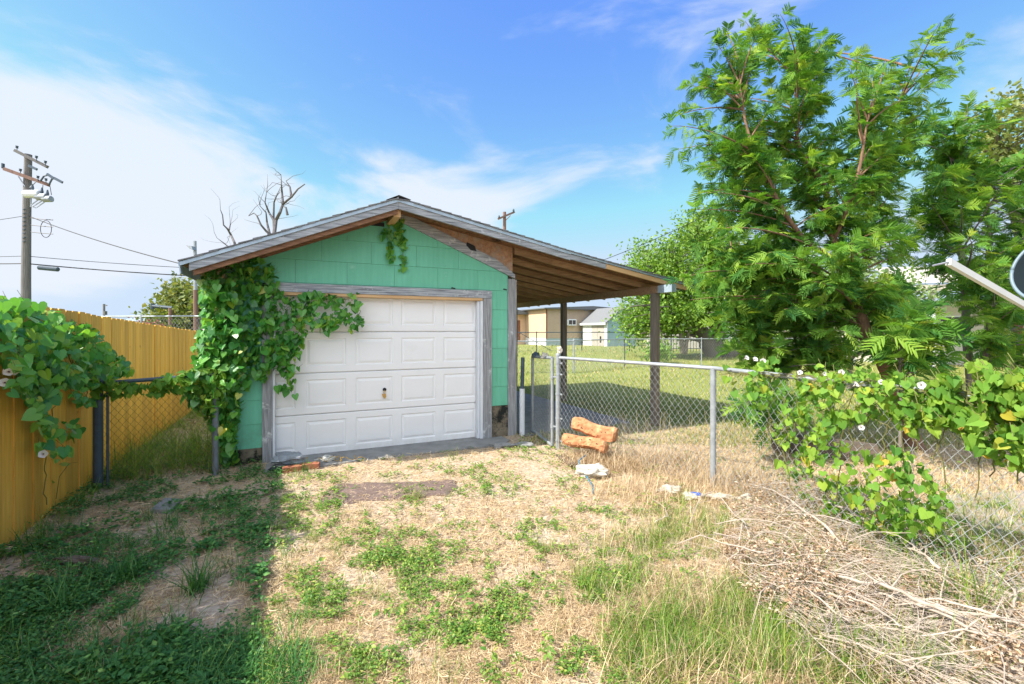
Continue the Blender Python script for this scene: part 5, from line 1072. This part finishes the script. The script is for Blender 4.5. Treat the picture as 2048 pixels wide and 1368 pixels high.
# fallen dry leaves around the branches
BR = [(1470, 985), (1560, 970), (1760, 1040), (1900, 1130), (2090, 1200), (2090, 1400), (1840, 1400), (1640, 1310), (1500, 1220), (1440, 1110)]
pp_ = np.array([G(x, y)[:2] for x, y in samp(BR, 19000)]); n = len(pp_); m = MB(); z = np.array([gh(a, b) for a, b in pp_])+rng.uniform(0, 1, n)**1.3*.20*np.clip(.5+1.3*np.array([nzv(a, b, 2.5, 41.) for a, b in pp_]), .1, 1)
X = rng.normal(0, 1, (n, 3))*np.array([1, 1, .6]); Z = rng.normal(0, .7, (n, 3))+np.array([0, 0, .7]); s_ = .024*rng.uniform(.4, 1.5, n); CV = [(a, b*.9, c*3) for a, b, c in LEAF_V]
m.inst(CV, LEAF_F, frames(X, Z, s_), np.stack([pp_[:, 0], pp_[:, 1], z+.01], 1), rng.beta(2, 1.6, n)); tag(m.build('fallen_leaves', M['dry_leaf']), **FLOOR)
m = MB(); pp_ = np.array([G(x, y)[:2] for x, y in samp(BR, 3600)])
for a, b in pp_:
    z = gh(a, b)+random.random()*.13; ang = random.gauss(-.75, 1.1); ln = random.uniform(.08, .32); q = Vector((a, b, z)); path = [q]
    for k in range(3): q = q+Vector((math.cos(ang), math.sin(ang), random.gauss(0, .12)))*ln/3; ang += random.gauss(0, .25); q.z = max(q.z, gh(q.x, q.y)+.004); path.append(q)
    m.tube(path, [.0016, .0015, .0013, .0008], 3, cap=False)
tag(m.build('dry_twigs', M['stick']), **FLOOR)
# the larger bleached branches, each its own thing
BRANCHES = [
 ([(1500, 985), (1545, 1010), (1580, 1035), (1650, 1090), (1690, 1130)], .012, 'weathered grey-brown branch at the top of the brush pile by the fence'),
 ([(1600, 1000), (1650, 1035), (1700, 1060), (1740, 1080)], .011, 'short straight pale branch at the top of the brush pile'),
 ([(1620, 1015), (1680, 1012), (1725, 1020), (1760, 1055), (1800, 1095), (1820, 1120)], .009, 'pale branch with a sharp elbow under the vine'),
 ([(1510, 1030), (1560, 1060), (1600, 1065), (1660, 1072), (1720, 1082)], .007, 'thin pale branch lying level across the top of the pile'),
 ([(1380, 1070), (1400, 1020), (1430, 1015), (1460, 1060), (1490, 1090), (1500, 1110)], .006, 'thin arched vine stem left of the brush pile'),
 ([(1355, 1115), (1400, 1110), (1450, 1140), (1520, 1155), (1560, 1155)], .006, 'thin wavy stem crossing the left end of the brush pile'),
 ([(1530, 1145), (1600, 1170), (1680, 1200), (1760, 1225), (1850, 1265), (1940, 1300), (2060, 1345)], .014, 'longest bleached branch running through the middle of the pile to the lower right'),
 ([(1480, 1160), (1540, 1180), (1600, 1180), (1612, 1165)], .006, 'thin stem curling back on itself in mid pile'),
 ([(1540, 1185), (1600, 1215), (1640, 1255), (1700, 1290)], .006, 'thin straight stem pointing down out of the pile'),
 ([(1620, 1210), (1680, 1240), (1740, 1265), (1800, 1300)], .007, 'thin dark stem below the longest branch'),
 ([(1800, 1120), (1840, 1150), (1880, 1180)], .012, 'short stout branch right of the elbow branch'),
 ([(1690, 1175), (1660, 1120), (1640, 1090), (1625, 1075)], .004, 'fine upright twig leaning over mid pile'),
 ([(1750, 1215), (1850, 1270), (1960, 1330), (2060, 1390)], .011, 'bleached branch lying beside the longest one in the lower right'),
 ([(1800, 1230), (1880, 1250), (1990, 1290), (2070, 1310)], .010, 'pale branch above the longest one near the right edge'),
 ([(1830, 1310), (1930, 1325), (2060, 1345)], .007, 'thin pale stick near the bottom right corner'),
 ([(2005, 1290), (2028, 1270), (2030, 1245), (2024, 1225)], .010, 'short hooked branch stub standing up at the lower right'),
 ([(1300, 1010), (1330, 1040), (1335, 1060), (1310, 1070)], .004, 'fine curled stem in the dry grass left of the plastic'),
]
for pts, r_, lab in BRANCHES:
    w0 = [G(x, y) for x, y in pts]; n = len(w0); path = []
    for i, q in enumerate(w0):
        q.z = gh(q.x, q.y)+.07+.09*math.sin(math.pi*(i+.3)/(n+.2))*(1 if r_ > .005 else .5); path.append(q)
    sm = []
    for a, b in zip(path, path[1:]):
        for k in range(4): sm.append(a.lerp(b, k/4)+Vector((random.gauss(0, .003), random.gauss(0, .003), random.gauss(0, .004))))
    sm.append(path[-1]); o = Vector(sm[0]); m = MB(); k = len(sm); m.tube([q-o for q in sm], [.85*r_*(.55+.6*i/k)*(1+.12*math.sin(i*2.1)) for i in range(k)], 7)
    for _ in range(4):
        j = random.randrange(1, k-1); q = sm[j]-o; d = Vector((random.uniform(-1, 1), random.uniform(-1, 1), random.uniform(0, .5))).normalized(); m.tube([q, q+d*.06, q+d*.12+Vector((0, 0, random.gauss(0, .02)))], [r_*.4, r_*.3, r_*.12], 5, cap=False)
    ob = m.build('fallen_branch', M['stick'], None, smooth=True); ob.location = o; tag(ob, lab, 'branch', 'bleached branches in the brush pile')
# lawn beyond the fences
def lawn(x, y):
    s, t = toST(x, y)
    if blocked(x, y): return False
    return s > 0 and random.random() < .55+nzv(x, y, .7, 51.)*.9
m = MB(); p = keep(sample_screen(60000, 688, 890, 1020, 2080), lawn); d_ = p[:, 1]; blades(m, p, .05+.004*d_, .0022*d_**.9, tilt=.35, tpls=(0, 1, 2), rlo=.0, rhi=1); tag(m.build('lawn_grass', M['grass_mix']), **FLOOR)
m = MB(); p = keep(sample_screen(16000, 720, 900, 1440, 2080), lawn); blades(m, p, .12, .008, tilt=.4, tpls=(0, 1, 2)); tag(m.build('lawn_grass', M['grass_mix']), **FLOOR)
# seed-head stalks
m = MB()
for x, y in [(1205, 860), (1215, 870), (1235, 855), (1320, 870), (1325, 860), (1330, 872), (1300, 875), (1250, 880), (1345, 880)]+[(random.uniform(1180, 1420), random.uniform(860, 930)) for _ in range(40)]:
    g = G(x, y); h = random.uniform(.2, .45); l = Vector((random.uniform(-.12, .12), 0, h)); m.tube([g, g+l*.5+Vector((0, 0, .02)), g+l], [.0025, .002, .0012], 4, cap=False)
tag(m.build('dry_stalks', M['redweed']), **FLOOR)
# leafy weed by the yellow fence
g = G(112, 1020); m = MB(); wd = empty('weed', g, 0, label='slender leafy weed standing against the yellow fence', cat='weed')
m.tube([(0, 0, 0), (-.02, 0, .25), (-.08, .0, .5), (-.10, 0, .62)], [.004, .0035, .003, .002], 5); m.tube([(0, 0, .1), (.03, 0, .3), (.12, 0, .42), (.2, 0, .43)], [.003, .003, .002, .001], 5); m.build('stem', M['vine_stem'], wd)
m = MB(); n = 22; pos = np.stack([rng.uniform(-.12, .05, n), rng.normal(0, .03, n), rng.uniform(.12, .62, n)], 1); m.inst(LEAF_V, LEAF_F, frames(rng.normal(0, 1, (n, 3)), rng.normal(0, .5, (n, 3))+np.array([0, -.6, .6]), .07*rng.uniform(.5, 1.2, n)), pos, rng.uniform(.2, .8, n)); m.build('leaves', M['cover'], wd)

# ------------------------------------------------------------------ clutter
m = MB(); g0 = G(760, 985); vs = []; nx_, ny_ = 26, 10
A_, B_, C_, D_ = G(625, 1012), G(905, 992), G(915, 962), G(668, 968)
for j in range(ny_+1):
    for i in range(nx_+1):
        u_, v_ = i/nx_, j/ny_; q = A_.lerp(B_, u_).lerp(D_.lerp(C_, u_), v_); e = min(u_, 1-u_)*nx_; q.x += nzv(q.x, q.y, 6, 1)*.05*(e < 1.5); q.y += nzv(q.x, q.y, 7, 4)*.06*(min(v_, 1-v_)*ny_ < 1); q.z = max(.022, gh(q.x, q.y)+.016)+.012*nzv(q.x, q.y, 5, 2)+(.0 if min(u_, 1-u_, v_, 1-v_) > 0 else -.02); vs.append(q-g0)
m.add(vs, [(j*(nx_+1)+i, j*(nx_+1)+i+1, (j+1)*(nx_+1)+i+1, (j+1)*(nx_+1)+i) for j in range(ny_) for i in range(nx_)]); o = m.build('floor_mat', M['carpet'], smooth=True); o.location = g0; tag(o, 'ragged brown mat lying flat on the straw before the garage door', 'mat')
# orange foam blocks
def foam(px0, py0, px1, py1, Ya, Yb, hgt, dep, label, seed, roll=0):
    a = P(px0, py0, Ya); b = P(px1, py1, Yb); c = (a+b)/2; L_ = (b-a).length; m = MB(); nu, nv = 22, 20; d = (b-a).normalized(); up_ = Vector((0, 0, 1)); sx = d.cross(up_).normalized(); uz = sx.cross(d).normalized()
    cr, sr = math.cos(roll), math.sin(roll); sx, uz = sx*cr+uz*sr, uz*cr-sx*sr; vs = []
    for i in range(nu+1):
        k = i/nu; ef = 1-.22*max(0, 1-min(k, 1-k)*nu/1.2)
        for j in range(nv):
            th = 2*math.pi*j/nv; cx_, cz_ = math.cos(th), math.sin(th); q = max(abs(cx_), abs(cz_)); cx_, cz_ = cx_/q**.95, cz_/q**.95
            nn = mnoise.noise(Vector((k*5, cx_*1.5+seed, cz_*1.5)))*.16+mnoise.noise(Vector((k*16, cx_*5+seed, cz_*5)))*.09
            vs.append(d*(k-.5)*L_+sx*cx_*dep/2*(1+nn)*ef+uz*cz_*hgt/2*(1+nn)*ef+uz*(.03*math.sin(k*5+seed)))
    fs = [(i*nv+j, i*nv+(j+1) % nv, (i+1)*nv+(j+1) % nv, (i+1)*nv+j) for i in range(nu) for j in range(nv)]+[tuple(range(nv))[::-1], tuple(nu*nv+j for j in range(nv))]
    m.add(vs, fs); o = m.build('foam_block', M['foam']); o.location = c; tag(o, label, 'foam block', 'torn orange foam blocks by the gate post')
    h = MB()
    for _ in range(9):
        k = random.uniform(-.42, .42); e = random.uniform(-.8, .8); q = d*k*L_-sx*0; side = -sx if sx.y > 0 else sx; q = q+side*dep*.50+uz*e*hgt*.4+uz*(.03*math.sin((k+.5)*5+seed)); h.tube([q-side*.02, q+side*.006], random.uniform(.004, .008), 7)
    h.build('nail_holes', M['black'], o)
foam(1146, 851, 1234, 867, 5.70, 5.48, .17, .24, 'upper torn orange foam block resting against the chain-link mesh', 1, .25)
foam(1130, 872, 1212, 900, 5.60, 5.33, .135, .22, 'lower torn orange foam block tilted on the rubble by the gate post', 4, .35)
def board(a, b, w_, h, mt, label, cat='board', name='board'):
    c = (a+b)/2; m = MB(); m.bar(a-c, b-c, w_, h); o = m.build(name, M[mt]); o.location = c; tag(o, label, cat)
board(G(1120, 915)+Vector((0, 0, .03)), G(1150, 940)+Vector((0, 0, .05)), .10, .03, 'timber_dark', 'dark board end under the lower orange block')
board(G(1150, 925)+Vector((0, 0, .06)), G(1200, 950)+Vector((0, 0, .05)), .06, .02, 'stick', 'pale narrow board under the lower orange block')
board(Vector(G(1600, 925))+Vector((-.0, .6, .13)), Vector(G(1790, 960))+Vector((.3, .6, .12)), .18, .2, 'timber_dark', 'old dark timber beam lying behind the vine-covered fence', 'beam', 'timber_beam')
crumple('torn_bag', G(1182, 955)+Vector((0, 0, .07)), (.15, .09, .055), 'bag_white', 'torn whitish sack with blue cord below the orange foam blocks', 'bag', 21, n=14)
m = MB(); g0 = G(1160, 950); pts = [G(1172, 935)+Vector((0, 0, .15)), G(1158, 942)+Vector((0, 0, .12)), G(1160, 952)+Vector((0, 0, .06)), G(1174, 960)+Vector((0, 0, .03)), G(1185, 975)+Vector((0, 0, .02)), G(1186, 990)+Vector((0, 0, .01))]; m.tube([q-g0 for q in pts], .006, 6); o = m.build('cord', M['blue_cord'], smooth=True); o.location = g0; tag(o, 'blue cord trailing from the torn sack', 'cord')
for i, (x, y, sx, sy, sz, lab, mt) in enumerate([(1340, 985, .10, .05, .035, 'white plastic sheet lump at the left end of the debris strip', 'bag_white'), (1385, 998, .10, .05, .025, 'white plastic fold with blue print beside it', 'bag_white'), (1440, 1000, .10, .04, .025, 'dirty white plastic trailing under the dry weeds', 'bag_white'), (1490, 1003, .08, .035, .03, 'last white plastic lump before the brush pile', 'bag_white')]):
    crumple('plastic_sheet', G(x, y)+Vector((0, 0, .03)), (sx, sy, sz), mt, lab, 'litter', 40+i, n=11)
g0 = G(1390, 998); m = MB(); m.add([(-.05, -.03, .055), (.04, -.05, .05), (.05, .0, .062), (-.035, .015, .066)], [(0, 1, 2, 3)]); m.add([(-.05, -.03, .051), (.04, -.05, .046), (.05, .0, .058), (-.035, .015, .062)], [(3, 2, 1, 0)]); o = m.build('printed_scrap', M['blue_print']); o.location = g0; tag(o, 'scrap of plastic with blue print on the white debris', 'litter')
# door corner clutter
crumple('cloth', planeST(575, 917, -.32)*1, (.16, .10, .055), 'cloth_grey', 'grey rag heap at the lower left corner of the garage door', 'rag', 61, n=12)
crumple('cloth', planeST(560, 935, -.45)*1, (.10, .07, .03), 'cloth_dark', 'dark rag under the grey one at the door corner', 'rag', 63, n=10)
g0 = planeST(655, 920, -.30); m = MB(); pts = []
for k in range(60):
    a = k*.42; pts.append(Vector((math.cos(a)*.075*(1+.2*math.sin(k*.31)), math.sin(a)*.05, .012+.0009*k+.008*math.sin(k*1.3))))
pts += [Vector((-.09, .02, .03)), Vector((-.13, .03, .02)), Vector((-.17, .02, .01))]; m.tube(pts, .011, 7); o = m.build('rope', M['rope'], smooth=True); o.location = (g0.x, g0.y, .0); tag(o, 'coil of pale thick rope on the sill at the door foot', 'rope')
for x0, x1, y0, lab in ((572, 596, 944, 'red brick lying left of the rope, half in the weeds'), (600, 640, 938, 'second red brick nearer the coiled rope')):
    a = G(x0, y0); b = G(x1, y0-3); c = (a+b)/2; m = MB(); d = (b-a).normalized()*.10; m.bar(-d, d, .095, .06); o = m.build('brick', M['brick']); o.location = c+Vector((0, 0, .03)); tag(o, lab, 'brick', 'bricks by the door corner')
m = MB(); g0 = G(620, 930); q = Vector((-.25, 0, .05)); path = [q]
for k in range(60): q = q+Vector((.012+random.gauss(0, .02), random.gauss(0, .02), 0)); q.z = .05+.03*math.sin(k*.8)+random.random()*.01; path.append(q)
m.tube(path, .003, 4); o = m.build('twine', M['yellow_twine']); o.location = g0; tag(o, 'tangle of yellow twine over the bricks', 'twine')
crumple('rubble', G(1050, 893)+Vector((0, 0, .02)), (.11, .07, .035), 'concrete', 'flat broken concrete lump at the foot of the gate', 'rubble', 71)
crumple('rubble', G(1003, 893)+Vector((0, 0, .02)), (.13, .08, .03), 'concrete', 'broken concrete lump at the right end of the door sill', 'rubble', 72)
slab('flat_stone', [tuple((G(300, 1030))[:2]), tuple(G(345, 1030)[:2]), tuple(G(362, 1008)[:2]), tuple(G(330, 1006)[:2])], .05, .05, M['concrete'], label='flat grey stone in the shaded ground cover', cat='stone')
crumple('bark_strip', G(150, 1135)+Vector((0, 0, .05)), (.13, .035, .02), 'timber_dark', 'curled strip of bark in the shade near the yellow fence', 'bark', 81, n=10)

m = MB()
for (x, y, r_, n, ln, h) in ((1175, 930, .28, 1500, .22, .10), (1240, 935, .35, 1500, .26, .08), (1310, 925, .45, 1500, .26, .05), (1380, 930, .4, 900, .2, .03), (1290, 985, .4, 900, .18, .03), (1480, 960, .5, 900, .16, .02)):
    g = G(x, y); c = np.array([g.x, g.y])+rng.normal(0, r_*.5, (n, 2)); blades(m, c, ln, .0042, z0=np.array([gh(a, b) for a, b in c])+rng.uniform(0, h, n), tilt=.85, tpls=(1, 2, 3))
tag(m.build('dry_weeds', M['redweed']), **FLOOR)

c = np.array([[*LW(random.uniform(YS+.1, LS-.05), random.uniform(-.2, 6))[:2]] for _ in range(2600)]); m = MB(); n = len(c); X = rng.normal(0, 1, (n, 3))*np.array([1, 1, .3]); Z = rng.normal(0, .4, (n, 3))+np.array([0, 0, 1])
m.inst(LEAF_V, LEAF_F, frames(X, Z, .04*rng.uniform(.5, 1.4, n)), np.stack([c[:, 0], c[:, 1], np.array([gh(a, b) for a, b in c])+.015], 1), rng.beta(2, 2, n)); tag(m.build('fallen_leaves', M['dry_leaf']), **FLOOR)
m = MB(); p = keep(sample_area(45000, -4.4, 9, -1.5, 7.5), lambda x, y: inyard(x, y) and (y < 2.2 or x > 2.4)); lying(m, p, .09, .006, .02); tag(m.build('dry_thatch', M['straw']), **FLOOR)
m = MB(); p = keep(sample_area(9000, -4.4, 9, -1.5, 7.5), lambda x, y: inyard(x, y) and (y < 2.2 or x > 2.4) and nzv(x, y, 1.4, 61.) > 0); blades(m, p, .09, .005, tilt=.5); tag(m.build('grass', M['grass_mix']), **FLOOR)

m = MB()
for a, b in [G(x, y)[:2] for x, y in samp([(1440, 990), (1640, 990), (1860, 1090), (2080, 1190), (2080, 1390), (1760, 1390), (1560, 1270), (1420, 1130)], 300)]:
    z = gh(a, b)+random.uniform(.02, .12); ang = random.gauss(-.6, .9); ln = random.uniform(.3, .8); q = Vector((a, b, z)); path = [q]; cz = random.uniform(-.02, .16); r_ = random.choice([.0014, .0018, .0022, .004])
    for k in range(7): q = q+Vector((math.cos(ang), math.sin(ang), 0))*ln/7; ang += random.gauss(0, .22); q.z = max(z+cz*math.sin(math.pi*(k+1)/7), gh(q.x, q.y)+.01); path.append(q)
    m.tube(path, [r_*(1-.1*k) for k in range(8)], 5, cap=False)
    if random.random() < .6: k = random.randrange(2, 6); d = Vector((math.cos(ang+random.choice([-.8, .8])), math.sin(ang+.6), random.uniform(0, .5))).normalized(); m.tube([path[k], path[k]+d*.07, path[k]+d*.15+Vector((0, 0, random.gauss(0, .015)))], [r_*.6, r_*.5, r_*.3], 4, cap=False)
tag(m.build('dry_twigs', M['stick']), **FLOOR)
m = MB()
for (x, y, r_, n, ln) in ((1500, 985, .4, 900, .22), (1600, 1000, .4, 700, .2), (1400, 975, .4, 900, .26), (1720, 1040, .35, 500, .2), (1980, 1130, .3, 500, .26), (1460, 1090, .3, 500, .16), (1550, 1330, .4, 500, .2)):
    g = G(x, y); c = np.array([g.x, g.y])+rng.normal(0, r_*.6, (n, 2)); blades(m, c, ln, .0032, z0=np.array([gh(a, b) for a, b in c]), tilt=.6)
tag(m.build('dry_weeds', M['redweed']), **FLOOR)

c = keep(sample_screen(900, 1000, 1400, 1240, 2110), lambda x, y: inyard(x, y) and random.random() < .35+nzv(x, y, 2.2, 81.)*1.1); tufts('grass', 'grass', c, 12, .22, .0038, .42, .03)
c = keep(sample_screen(900, 960, 1400, 1200, 2110), lambda x, y: inyard(x, y) and random.random() < .4+nzv(x, y, 1.8, 85.)); tufts('dry_grass', 'straw', c, 14, .22, .003, .5, .03)
